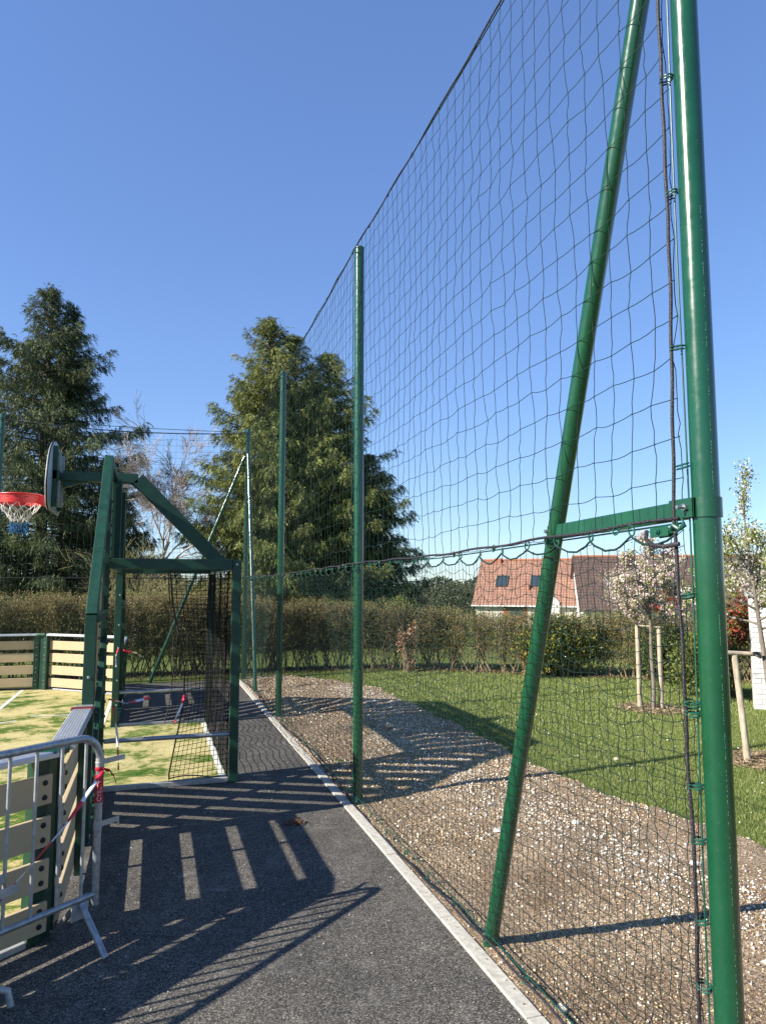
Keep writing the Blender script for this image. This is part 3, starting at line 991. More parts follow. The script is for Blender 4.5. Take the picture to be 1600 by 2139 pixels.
# ------------------------------------------------------------------ board fence segments
bolt_w = None; bolt_b = None
BZ = [(.06, .215), (.28, .435), (.50, .655), (.72, .875)]
def board_panel(p0, p1, label, rail=True, mid=True, both_posts=True, near=False, cap_end=None):
    """p0->p1, local +x along, local +y towards the court (left of the direction)"""
    d = Vector((p1[0] - p0[0], p1[1] - p0[1], 0)); L = d.length; a = math.atan2(d.y, d.x)
    t = thing('board_fence', (p0[0], p0[1], 0), label, 'board fence', 'low board fences round the court')
    def child(mb, name, mat, bevel=0, lab=None):
        o = mb.build(name, mat, bevel=bevel); o.parent = t
        if lab: o['label'] = lab
        return o
    src = None
    for z0, z1 in BZ:
        if src is None:
            mb = MB(); mb.box((.0, -.026, 0), (L, 0, z1 - z0)); src = child(mb, 'board', M['cream'], .004); src.location = (0, 0, z0)
        else:
            o = src.copy(); COL.objects.link(o); o.location = (0, 0, z0)
    mb = MB(); mb.box((0.0, .002, 0), (.09, .075, .965)); ps = child(mb, 'post', M['dark_green'], .004)
    o = ps.copy(); COL.objects.link(o); o.location = (L - .09, 0, 0)
    if mid:
        mb = MB(); mb.box((L / 2 + .08, -.070, .0), (L / 2 + .112, -.028, .965)); child(mb, 'mid_post', M['dark_green'])
    # ribbed aluminium hand rail
    prof = []
    y0, y1, zt, zb = -.075, .070, 1.0, .968
    prof += [(y0, zb), (y0 - .0, zt - .012), (y0 + .010, zt - .002)]
    nr = 7
    for k in range(nr):
        ya = y0 + .014 + (y1 - y0 - .028) * k / nr; yb = ya + (y1 - y0 - .028) / nr
        prof += [(ya + .001, zt), (yb - .004, zt), (yb - .003, zt - .004), (yb - .001, zt - .004)]
    prof += [(y1 - .010, zt - .002), (y1, zt - .012), (y1, zb)]
    n = len(prof)
    mb = MB(); V = [(0.0, p[0], p[1]) for p in prof] + [(L, p[0], p[1]) for p in prof]
    F = [(i, (i + 1) % n, n + (i + 1) % n, n + i) for i in range(n)]
    F += [tuple(range(n - 1, -1, -1)), tuple(range(n, 2 * n))]
    mb.add(V, F); child(mb, 'hand_rail', M['alu'])
    # bolts: outside face black, court side bright
    global bolt_w, bolt_b
    if bolt_w is None:
        bm_ = MB(); bm_.tube([(0, 0, 0), (0, -.006, 0), (0, -.010, 0), (0, -.012, 0)], [.015, .014, .008, .001], 10); bolt_b = bm_.build('bolt', M['black'])
        bm_ = MB(); bm_.tube([(0, 0, 0), (0, .006, 0), (0, .008, 0)], [.009, .008, .002], 8); bolt_w = bm_.build('bolt', M['steel'])
        bolt_b.parent = t; bolt_w.parent = t; fresh = [True, True]
    else: fresh = [False, False]
    for z0, z1 in BZ:
        for bx in (.045, L - .045):
            for dz in (.038, -.038):
                zc = (z0 + z1) / 2 + dz
                for k, (src_, yy) in enumerate(((bolt_b, -.026), (bolt_w, .075))):
                    if fresh[k]: o = src_; fresh[k] = False
                    else:
                        o = src_.copy(); o.parent = t; COL.objects.link(o)
                    o.location = (bx, yy, zc)
    t.rotation_euler = (0, 0, a)
    return t
WX = -.45
board_panel((WX - .02, 4.50), (WX - .02, 5.904), 'low board fence between the tall goal frame and the green corner cap, seen edge on')
board_panel((-1.88, 3.26), (-.505, 4.395), 'slanting near corner board fence with taupe board backs and black bolts behind the crowd barrier')
board_panel((WX - .02, 11.84), (WX - .02, 13.2), 'low board fence beyond the far side of the goal frame')
fp = board_panel((-.47, 13.29), (-1.82, 14.43), 'far corner board fence with bright sunlit cream boards')
board_panel((-1.93, 14.47), (-5.2, 14.47), 'shaded board fence along the far end of the court at the left edge')
board_panel((-5.2, 3.2), (-1.95, 3.2), 'board fence of the near court end, left of the slanting corner')
# dark red tape round the far end of the near hand rail and the green corner caps
def corner_cap(x, y, a, label):
    t = thing('corner_post', (x, y, 0), label, 'post', 'corner posts of the board fence')
    mb = MB(); mb.box((-.05, -.02, 0), (.05, .07, .962)); o = mb.build('post', M['dark_green'], bevel=.006); o.parent = t
    pts = [(-.10, -.08), (.07, -.08), (.12, .02), (.09, .10), (-.08, .11), (-.13, .03)]
    mb = MB(); mb.prism(pts, 2, .958, 1.006); o = mb.build('cap', M['green'], bevel=.012); o.parent = t
    t.rotation_euler = (0, 0, a)
corner_cap(-.515, 4.44, R(70), 'near corner post with a flat green cap between two aluminium hand rails')
corner_cap(-.495, 13.245, R(-60), 'far side corner post of the board fence beyond the goal frame')
corner_cap(-1.875, 14.46, R(160), 'far left corner post between the shaded and the sunlit boards')
mb = MB(); mb.box((-.544, 5.72, .962), (-.391, 5.80, 1.004))
setp(mb.build('wrapped_tape', M['dark_red'], offset=(-.46, 5.76, .98), bevel=.003), 'dark red tape wrapped round the hand rail where it meets the tall frame', 'tape')

# ------------------------------------------------------------------ goal and hoop frame
goal = thing('multisport_goal', (-.445, 8.85, 0), 'tall green goal frame with slatted wings, black nets and a basketball hoop', 'goal')
G = lambda mb, name, mat=None, bevel=.004, par=None, **kw: mb.build(name, mat or M['frame_green'], par or goal, bevel=bevel, **kw)
XF = -.445
HX = .042
def my(y): return 17.70 - y
for side in (0, 1):
    f = (lambda y: y) if side == 0 else my
    lo = lambda a, b: (min(f(a), f(b)), max(f(a), f(b)))
    y0, y1 = lo(5.905, 5.995)
    mb = MB(); mb.box((XF - HX, y0, 0), (XF + HX, y1, 1.66)); G(mb, 'outer_post')
    mb = MB(); mb.beam((XF, f(5.955), 1.645), (XF, f(7.34), 3.10), .083, .095, up=(0, -.7 if side == 0 else .7, .7)); G(mb, 'sloping_beam')
    y0, y1 = lo(7.26, 7.35)
    mb = MB(); mb.box((XF - HX, y0, 0), (XF + HX, y1, 3.08)); G(mb, 'goal_post')
    y0, y1 = lo(6.0, 7.26)
    mb = MB(); mb.box((XF - .01, y0, 1.60), (XF + .05, y1, 1.66)); G(mb, 'wing_rail')
    mb = MB(); mb.box((XF - .01, y0, .03), (XF + .05, y1, .08)); G(mb, 'wing_rail')
    mb = MB(); mb.beam((XF + .02, f(6.02), .16), (XF + .02, f(7.25), 1.40), .045, .05, up=(1, 0, 0)); G(mb, 'wing_brace')
    # diagonal boards clipped to the wing outline
    poly = [(6.0, .08), (7.255, .08), (7.255, 2.98), (6.0, 1.66)]
    s2 = math.sqrt(.5)
    def clip(P, nx, ny, c, keep_less):
        out_ = []
        for i in range(len(P)):
            a_, b_ = P[i], P[(i + 1) % len(P)]
            da = a_[0] * nx + a_[1] * ny - c; db = b_[0] * nx + b_[1] * ny - c
            if not keep_less: da, db = -da, -db
            if da <= 0: out_.append(a_)
            if (da < 0 < db) or (db < 0 < da):
                t_ = da / (da - db); out_.append((a_[0] + (b_[0] - a_[0]) * t_, a_[1] + (b_[1] - a_[1]) * t_))
        return out_
    c = (6.0 + .08) * s2 + .03
    # sunlight gaps measured in the shadows: perpendicular pitch .215
    while c < (7.255 + 2.98) * s2:
        P = clip(poly, s2, s2, c, False); P = clip(P, s2, s2, c + .150, True)
        if len(P) >= 3:
            P2 = [(f(a_), b_) for a_, b_ in P]
            if side == 1: P2 = P2[::-1]
            mb = MB(); mb.prism(P2, 0, XF - .035, XF - .012); G(mb, 'slanted_board', M['cream'], .002)
        c += .215
    # rear uprights, top side beams, side rails, ground bars
    y0, y1 = lo(7.225, 7.315)
    mb = MB(); mb.box((.740, y0, 0), (.825, y1, 2.14)); G(mb, 'rear_post')
    mb = MB(); mb.box((XF + .05, y0, 2.04), (.735, y1, 2.14)); G(mb, 'side_beam')
    mb = MB(); mb.cyl((XF + .05, f(7.27), .45), (.74, f(7.27), .45), .022, 14); G(mb, 'side_rail', M['galv'], 0)
    mb = MB(); mb.box((XF + .05, y0 + .02, .002), (.735, y1 - .02, .045)); G(mb, 'ground_bar', M['galv_dull'], .004)
mb = MB(); mb.box((XF - HX, 7.35, 3.02), (XF + HX, 10.35, 3.10)); G(mb, 'top_beam')
mb = MB(); mb.box((XF - HX, 7.35, 2.05), (XF + HX, 10.35, 2.15)); G(mb, 'crossbar')
mb = MB(); mb.box((.745, 7.315, 2.045), (.825, 10.385, 2.135)); G(mb, 'rear_beam')
for yy in (8.28, 9.30):
    mb = MB(); mb.box((XF - .01, yy, 2.15), (XF + .085, yy + .10, 3.02)); G(mb, 'upright')
v_src = None
for k in range(13):
    yy = 7.39 + k * .2275
    mb = MB()
    if v_src is None:
        mb.box((XF - .035, 7.39, 2.17), (XF - .012, 7.39 + .20, 3.0)); v_src = G(mb, 'upper_board', M['frame_green'], .002)
        V0 = v_src.location.copy()
    else:
        o = v_src.copy(); COL.objects.link(o); o.location = V0 + Vector((0, k * .2275, 0))
# bolts on the frame
bs = MB(); bs.tube([(0, 0, 0), (0, -.008, 0), (0, -.013, 0)], [.013, .012, .003], 10); bsrc = bs.build('bolt', M['steel'])
bsrc.parent = goal
fr = True
pts = [(XF - .02, 5.904, .62), (XF, 5.904, 1.2)] + [(XF + .02, 10.349 - 0.0, z) for z in (.3, .62, 1.05, 1.35, 1.75)] + [(.78, 7.224, z) for z in (2.09,)] + [(.78, my(7.315) , z) for z in (.9, 1.9)]
for p in pts:
    o = bsrc if fr else bsrc.copy()
    if not fr: COL.objects.link(o)
    fr = False
    o.location = Vector(p) - goal.location
# black bolts through the wing boards
bk = MB(); bk.tube([(0, 0, 0), (.008, 0, 0), (.012, 0, 0)], [.014, .013, .003], 10); bks = bk.build('bolt', M['black']); bks.parent = goal
fr = True
for yy in (6.06, 7.20):
    z = .16
    while z < (1.5 if yy < 6.5 else 2.7):
        for dz in (0, .09):
            o = bks if fr else bks.copy()
            if not fr: COL.objects.link(o)
            fr = False
            o.location = Vector((XF - .012 + .06, yy, z + dz)) - goal.location
        z += .22
# basketball arm, strut
YB = 8.85
mb = MB(); mb.box((-1.02, YB - .055, 3.07), (-.21, YB + .055, 3.18)); G(mb, 'hoop_arm')
mb = MB(); mb.prism([(-1.02, 3.07), (-.70, 3.07), (-.88, 3.035), (-1.02, 2.98)], 1, YB - .03, YB + .03); G(mb, 'gusset', bevel=.002)
mb = MB(); mb.beam((-.215, YB, 3.125), (.80, YB, 2.10), .11, .155); G(mb, 'strut')
mb = MB(); mb.prism([(-.30, 3.07), (-.22, 3.07), (.05, 2.78), (-.02, 2.86)], 1, YB - .03, YB + .03); G(mb, 'gusset', bevel=.002)
# backboard, half-moon outline
poly = []
for a in np.linspace(0, math.pi, 25):
    poly.append((YB + .60 * math.cos(a), 2.95 + .56 * math.sin(a)))
poly += [(YB - .52, 2.76), (YB - .40, 2.70), (YB + .40, 2.70), (YB + .52, 2.76)]
mb = MB(); mb.prism(poly, 0, -1.13, -1.10); bb = G(mb, 'backboard', M['board_white'], .006)
mb = MB()
rim_ = [(-1.115, p[0], p[1]) for p in poly + [poly[0]]]
mb.tube(rim_, .010, 8); G(mb, 'edge_trim', M['black'], 0, par=bb)
mb = MB(); mb.box((-1.10, YB - .30, 2.74), (-1.05, YB - .22, 3.42)); mb.box((-1.10, YB + .22, 2.74), (-1.05, YB + .30, 3.42)); mb.box((-1.098, YB - .30, 3.05), (-1.03, YB + .30, 3.15))
G(mb, 'back_frame', M['frame_green'], .003, par=bb)
for yy in (-.16, .16):
    mb = MB(); mb.box((-1.10, YB + yy - .012, 2.78), (-1.03, YB + yy + .012, 3.38)); G(mb, 'stiffener', M['galv_dull'], .002, par=bb)
# hoop
HC = (-1.455, YB); HR = .225
mb = MB(); n = 40
for zt, zb, ro, ri in ((2.885, 2.79, HR, HR - .006),):
    V = []
    for i in range(n):
        a = 2 * math.pi * i / n
        for r_, z_ in ((ro, zb), (ro, zt), (ri, zt), (ri, zb)):
            V.append((HC[0] + r_ * math.cos(a), HC[1] + r_ * math.sin(a), z_))
    F = []
    for i in range(n):
        j = (i + 1) % n
        for k in range(4):
            F.append((i * 4 + k, j * 4 + k, j * 4 + (k + 1) % 4, i * 4 + (k + 1) % 4))
    mb.add(V, F)
mb.tube([(HC[0] + (HR + .004) * math.cos(a), HC[1] + (HR + .004) * math.sin(a), 2.887) for a in np.linspace(0, 2 * math.pi, 41)], .009, 8, cap=False)
rim = G(mb, 'hoop', M['red'], 0)
mb = MB(); mb.prism([(-1.255, 2.885), (-1.12, 2.885), (-1.12, 2.73), (-1.255, 2.79)], 1, YB - .09, YB + .09); G(mb, 'hoop_bracket', M['red'], .004, par=rim)
for i in range(14):
    a = 2 * math.pi * (i + .5) / 14
    c_, s_ = math.cos(a), math.sin(a)
    mb = MB(); t_ = Vector((-s_, c_, 0))
    p = Vector((HC[0] + (HR + .0015) * c_, HC[1] + (HR + .0015) * s_, 2.853))
    mb.beam(p - t_ * .018, p + t_ * .018, .002, .005); G(mb, 'slot', M['black'], 0, par=rim)
# hoop net: crossing cords, white above, blue below
def hoop_net(z_top, z_bot, mat, name):
    nn = 12; mb = MB(); P = []
    for i in range(nn):
        for sgn in (1, -1):
            path = []
            for k in range(19):
                t = k / 18; z = 2.80 - .34 * t
                if z > z_top + .001 or z < z_bot - .001: continue
                rr_ = .215 - .128 * smooth1(np.array(t * 1.55)) + .004 * math.sin(t * 30)
                a = 2 * math.pi * i / nn + sgn * t * 1.35 + .05 * math.sin(i * 5 + k)
                path.append((HC[0] + rr_ * math.cos(a), HC[1] + rr_ * math.sin(a), z))
            if len(path) > 2: mb.tube(path, .0042, 5)
    return G(mb, name, mat, 0, par=rim)
hoop_net(2.80, 2.575, M['white_rope'], 'white_net')
hoop_net(2.578, 2.44, M['blue_rope'], 'blue_net')

# goal nets
def plane_net(parent, name, axis, const, u0f, u1, z0, z1, cell, r, seed, mat, amp=.006):
    """vertical rectangular net in the plane axis=const, with a curved free edge u0f(z)"""
    rr = np.random.RandomState(seed); mb = MB()
    nz = int((z1 - z0) / cell); zs_ = np.linspace(z0, z1, nz + 1)
    umin = min(u0f(z) for z in zs_)
    nu = int((u1 - umin) / cell)
    def P(u, z):
        o = .02 * np.sin(u * 7 + z * 2) + rr.normal(0, amp * .3, np.shape(u))
        a = np.empty(np.shape(u) + (3,))
        if axis == 'y': a[..., 0] = u; a[..., 1] = const + o
        else: a[..., 1] = u; a[..., 0] = const + o
        a[..., 2] = z
        return a
    # horizontals from free edge to u1
    paths = []
    nseg = nu * 2 + 1
    for z in zs_:
        e = u0f(z); us_ = np.linspace(e, u1, nseg)
        sag = -.012 * np.sin((us_ - e) * 9 + z * 3) - .03 * np.exp(-((us_ - e) / .12)) * (1 if z < .6 else .2)
        paths.append(P(us_, z + sag + rr.normal(0, amp * .25, nseg)))
    v, f = tubes(np.array(paths), r, 3); mb.add(v, f)
    paths = []
    for k in range(nu + 1):
        t = k / nu
        e = np.array([u0f(z) for z in np.linspace(z0, z1, nz * 2 + 1)]); z = np.linspace(z0, z1, nz * 2 + 1)
        us_ = e + (u1 - e) * t
        sag = -.012 * np.sin((us_ - e) * 9 + z * 3) - .03 * np.exp(-((us_ - e) / .12)) * np.where(z < .6, 1, .2)
        paths.append(P(us_, z + sag))
    v, f = tubes(np.array(paths), r, 3); mb.add(v, f)
    return mb.build(name, mat, parent, kind='stuff', smooth=False)
gnet = thing('goal_net', (.5, 8.85, 0), 'black net hanging loose from the rear half of the goal frame', 'net')
near_e = lambda z: float(np.interp(z, [.0, .09, .44, .75, 1.07, 1.39, 1.71, 1.94, 2.0], [.20, .19, .25, .31, .31, .25, .18, .16, .15]))
far_e = lambda z: float(np.interp(z, [0, .21, .47, .72, 1.18, 1.63, 2.0], [.18, .24, .27, .29, .27, .22, .19]))
plane_net(gnet, 'near_side_netting', 'y', 7.325, near_e, .77, .06, 2.03, .045, .0029, 31, M['net_black'])
plane_net(gnet, 'far_side_netting', 'y', 10.37, far_e, .77, .06, 2.03, .045, .0024, 32, M['net_black'])
plane_net(gnet, 'rear_netting', 'x', .73, lambda z: 7.33, 10.37, .05, 2.03, .045, .0030, 33, M['net_black'])
for e, yy, nm in ((near_e, 7.325, 'edge_rope'), (far_e, 10.37, 'edge_rope')):
    rope([(e(z) , yy + .004 * math.sin(z * 12), z) for z in np.linspace(.05, 2.04, 40)], .007, M['rope'], gnet, nm)
rope([(x, 7.325 + .01 * math.sin(x * 9), .055 + .02 * math.sin((x - .19) * 9)) for x in np.linspace(.19, .77, 20)], .006, M['rope'], gnet, 'bottom_rope')
for x0 in (0,):
    csrc = MB(); csrc.box((-.008, -.006, -.012), (.008, .006, .012)); cs = csrc.build('net_clip', M['sticker_white']); cs.parent = gnet
    fr = True
    for k in range(14):
        o = cs if fr else cs.copy()
        if not fr: COL.objects.link(o)
        fr = False
        o.location = Vector((.735, 7.42 + k * .22, 2.035)) - gnet.location

# ------------------------------------------------------------------ crowd barrier
def rotz(o, a): o.rotation_euler = (0, 0, a)
def barrier(loc, a, label, flip=False):
    t = thing('crowd_barrier', loc, label, 'crowd barrier', 'steel crowd barriers')
    L = 2.0; H = 1.075; zr = .245
    def ch(mb, name, mat, bevel=0, lab=None):
        o = mb.build(name, mat, bevel=bevel); o.parent = t; return o
    # top rail bends down at both ends: local x from 0 to L
    path = []
    rb = .13
    for k in range(9):
        an = math.pi / 2 * k / 8; path.append((rb - rb * math.cos(an), 0, H - rb + rb * math.sin(an)))
    path = [(0, 0, .19), (0, 0, .5)] + path
    path += [(L - p[0], 0, p[2]) for p in reversed(path)]
    mb = MB(); mb.tube(path, .0205, 16); ch(mb, 'frame', M['galv'])
    mb = MB(); mb.cyl((0.012, 0, zr), (L - .012, 0, zr), .0165, 14); ch(mb, 'bottom_rail', M['galv'])
    src = None; nb = 14
    for k in range(nb):
        x = .088 + k * (L - .176) / (nb - 1)
        if src is None:
            mb = MB(); mb.cyl((0, 0, zr), (0, 0, H - .005), .0092, 10); src = ch(mb, 'bar', M['galv_dull']); src.location = (x, 0, 0)
        else:
            o = src.copy(); COL.objects.link(o); o.location = (x, 0, 0)
    for x in (.09, L - .09):
        mb = MB(); mb.box((x - .05, -.004, zr - .10), (x + .05, .004, zr + .0)); ch(mb, 'foot_plate', M['galv_dull'], .002)
        for s_ in (-1, 1):
            mb = MB(); mb.tube([(x, .012 * s_, zr - .02), (x, .12 * s_, .118), (x, .225 * s_, .012)], .0165, 14); ch(mb, 'foot', M['galv'])
            if s_ == 1:
                mb = MB(); mb.cyl((x, .145 * s_, .068), (x, .165 * s_, .055), .0185, 14)
    # hooks beyond the upright
    for zc in (.93, .60):
        mb = MB()
        mb.tube([(.022 * math.cos(q), .022 * math.sin(q), zc + dz) for dz in (0,) for q in np.linspace(0, 2 * math.pi, 13)], .004, 6)
        mb.box((-.16 if zc > .8 else -.13, -.003, zc - .014), (-.018, .003, zc + .014))
        mb.cyl((0, 0, zc - .022), (0, 0, zc + .022), .0225, 16)
        if zc < .8: mb.box((-.135, -.003, zc - .035), (-.125, .003, zc + .014))
        ch(mb, 'hook', M['galv_dull'])
    t.rotation_euler = (0, 0, a)
    return t
bdir = math.atan2(-.64, -.77)
B1 = barrier((-.25, 4.32, 0), bdir, 'galvanised crowd barrier with red stickered upright in front of the board fence corner')
B2 = barrier((-1.03, 3.60, -.33), bdir + .12, 'second crowd barrier at the lower left edge, only its hook showing') if False else None
# red sticker with lettering on the upright
mb = MB()
n = 32
for k in range(n):
    a0 = math.pi * 2 * k / n; a1 = math.pi * 2 * (k + 1) / n
    mb.add([(.0213 * math.cos(a0), .0213 * math.sin(a0), .72), (.0213 * math.cos(a1), .0213 * math.sin(a1), .72), (.0213 * math.cos(a1), .0213 * math.sin(a1), .865), (.0213 * math.cos(a0), .0213 * math.sin(a0), .865)], [(0, 1, 2, 3)])
st = mb.build('sticker', M['sticker_red'], smooth=True); st.parent = B1
fc = bpy.data.curves.new('lettering', 'FONT'); fc.body = 'ALTRAD'; fc.size = .031; fc.extrude = .0004; fc.align_x = 'CENTER'; fc.align_y = 'CENTER'
fo = bpy.data.objects.new('lettering', fc); COL.objects.link(fo)
bpy.context.view_layer.update()
dg = bpy.context.evaluated_depsgraph_get()
me = bpy.data.meshes.new_from_object(fo.evaluated_get(dg)); bpy.data.objects.remove(fo)
# wrap the flat text round the tube, reading downwards
camdir_local = Vector((0 - (-.25), 0 - 4.32, 0)); ca = math.atan2(camdir_local.y, camdir_local.x) - bdir
for v in me.vertices:
    tx, ty, tz = v.co
    an = ca + ty / .0216
    rr_ = .0221 + tz
    v.co = (rr_ * math.cos(an), rr_ * math.sin(an), .783 - tx * .95)
me.materials.append(M['sticker_white'])
lo = bpy.data.objects.new('lettering', me); COL.objects.link(lo); lo.parent = st

# barrier tape
def ribbon(pts, wd, twist, name, label, mat=None, seedv=0, cat='barrier tape', group='red and white barrier tape'):
    P = [Vector(p) for p in pts]; n = 24
    # resample (catmull-ish linear)
    Q = []
    for i in range(n + 1):
        t = i / n * (len(P) - 1); k = min(int(t), len(P) - 2); f_ = t - k
        Q.append(P[k].lerp(P[k + 1], f_))
    V = []; F = []
    for i, p in enumerate(Q):
        d = (Q[min(i + 1, n)] - Q[max(i - 1, 0)]).normalized()
        b = d.cross(Vector((.3, .95, .1))).normalized(); c_ = d.cross(b)
        a = twist[0] + (twist[1] - twist[0]) * i / n + .25 * math.sin(i * .9 + seedv)
        s_ = (b * math.cos(a) + c_ * math.sin(a)) * wd / 2
        V += [p - s_, p + s_ * .98]
    for i in range(n):
        F.append((2 * i, 2 * i + 1, 2 * i + 3, 2 * i + 2))
    mb = MB(); mb.add(V, F)
    o = mb.build(name, mat or M['tape'], offset=tuple(P[0]), smooth=True)
    s2_ = o.modifiers.new('solid', 'SOLIDIFY'); s2_.thickness = .0006
    setp(o, label, cat, group)
    return o
def along(s, z, off=0):
    return (-.25 - .77 * s + .64 * off, 4.32 - .64 * s - .77 * off, z)
ribbon([along(.0, .885, .03), along(.22, .66, .035), along(.46, .47, .035), along(.62, .37, .05)], .022, (0, 2.5), 'barrier_tape', 'twisted barrier tape strung down across the crowd barrier bars')
ribbon([along(.0, .90, .028), along(-.03, .885, .05), along(-.06, .84, .05), along(-.075, .815, .045)], .022, (.3, 1.2), 'barrier_tape', 'knotted red tape end sticking out from the crowd barrier upright', M['sticker_red'])
mb = MB(); mb.tube([(-.25, 4.32, .885), (-.25, 4.32, .893), (-.25, 4.32, .905), (-.25, 4.32, .912)], [.0205, .024, .0235, .0205], 14)
setp(mb.build('tape_knot', M['sticker_red'], offset=(-.25, 4.32, .9)), 'red tape wound tight round the crowd barrier upright below the hook', 'barrier tape', 'red and white barrier tape')
ribbon([along(.66, .40, .04), along(.67, .30, .05), along(.64, .20, .06), along(.615, .13, .07)], .05, (.2, .6), 'barrier_tape', 'crumpled pale tape end hanging near the ground at the left edge')
ribbon([(-.335, 6.6, .93), (-.20, 6.8, .86), (.0, 7.2, .84)], .03, (0, 2), 'barrier_tape', 'red tape streamer blowing out from the slatted wing of the goal frame')
ribbon([(-.31, 6.95, .82), (-.27, 7.0, .55), (-.25, 7.0, .25)], .022, (0, 5), 'barrier_tape', 'long red and white tape dangling behind the goal frame wing')
ribbon([(-.36, 10.28, 1.02), (-.20, 10.30, .98), (-.12, 10.3, .93)], .03, (0, 1.5), 'barrier_tape', 'pale tape tied to the far goal post')
ribbon([(-.42, 10.28, 1.05), (-.45, 10.28, .95), (-.44, 10.28, .80)], .02, (0, 2.5), 'barrier_tape', 'thin pink tape tail hanging from the far goal post')
ribbon([(.315, 7.30, .83), (.29, 7.29, .74), (.24, 7.30, .62), (.225, 7.30, .56)], .030, (.2, 1.3), 'barrier_tape', 'red and white tape tied to the free edge of the goal net')
# hook end of the next barrier poking in at the left edge
t = thing('crowd_barrier', (-.86, 3.84, 0), 'next crowd barrier at the left edge, only its flat hooks and curved foot in view', 'crowd barrier', 'steel crowd barriers')
mb = MB(); mb.beam((-.84, 3.79, .425), (-.562, 3.90, .475), .006, .042); mb.build('hook', M['galv_dull'], t, bevel=.002)
mb = MB(); mb.beam((-.88, 3.84, .44), (-.640, 3.97, .50), .006, .042); mb.build('hook', M['galv_dull'], t, bevel=.002)
mb = MB(); mb.cyl((-.90, 3.80, .04), (-.90, 3.80, .50), .019, 14); mb.build('upright', M['galv'], t)
mb = MB(); mb.cyl((-.90, 3.80, .13), (-1.9, 2.98, .13), .0165, 14); mb.cyl((-.90, 3.80, .46), (-1.9, 2.98, .46), .0165, 14); mb.build('rail', M['galv'], t)
mb = MB(); mb.tube([(-.90, 3.80, .09), (-.76, 3.76, .10), (-.62, 3.765, .10), (-.570, 3.775, .08), (-.555, 3.775, .012)], .016, 12); mb.build('foot', M['galv_dull'], t)

# ------------------------------------------------------------------ vegetation
def perp(d):
    a = Vector((rnd.gauss(0, 1), rnd.gauss(0, 1), rnd.gauss(0, 1)))
    return (a - d * a.dot(d)).normalized()

def branchy(mb, p, d, L, r, depth, spread=.6, droop=0.0, kids=3, tips=None, wob=.25, rmin=.0015, shrink=.62):
    """recursive limb made of short tubes"""
    n = 5; pts = [p.copy()]; q = p.copy(); dd = d.copy(); rads = [r]
    for i in range(n):
        dd = (dd + perp(dd) * wob * rnd.random() + Vector((0, 0, -droop))).normalized()
        q = q + dd * L / n; pts.append(q.copy()); rads.append(max(rmin, r * (1 - .55 * (i + 1) / n)))
    v, f = tubes(np.array([[tuple(a) for a in pts]]), np.array([rads]), 3 if depth < 2 else 6)
    mb.add(v, f)
    if tips is not None and depth <= 1:
        for a in pts[1:]: tips.append((a.copy(), dd.copy()))
    if depth == 0: return
    for k in range(kids):
        t = rnd.uniform(.25, 1.0); i = min(int(t * n), n - 1); a = pts[i].lerp(pts[i + 1], t * n - i)
        nd = (dd + perp(dd) * spread * rnd.uniform(.6, 1.4)).normalized()
        branchy(mb, a, nd, L * shrink * rnd.uniform(.7, 1.15), max(rmin, rads[i] * .6), depth - 1, spread, droop, kids, tips, wob, rmin, shrink)

def leaf_quads(P, D, size, wd, cols):
    n = len(P); S = np.cross(D, rs.normal(0, 1, (n, 3))); S /= np.linalg.norm(S, axis=1, keepdims=True) + 1e-9
    L = D * size[:, None]; W = S * wd[:, None]
    V = np.stack([P, P + L * .5 + W, P + L, P + L * .5 - W], 1)
    F = np.arange(n * 4).reshape(n, 4)
    return V.reshape(-1, 3), F, np.repeat(cols, 4, axis=0)

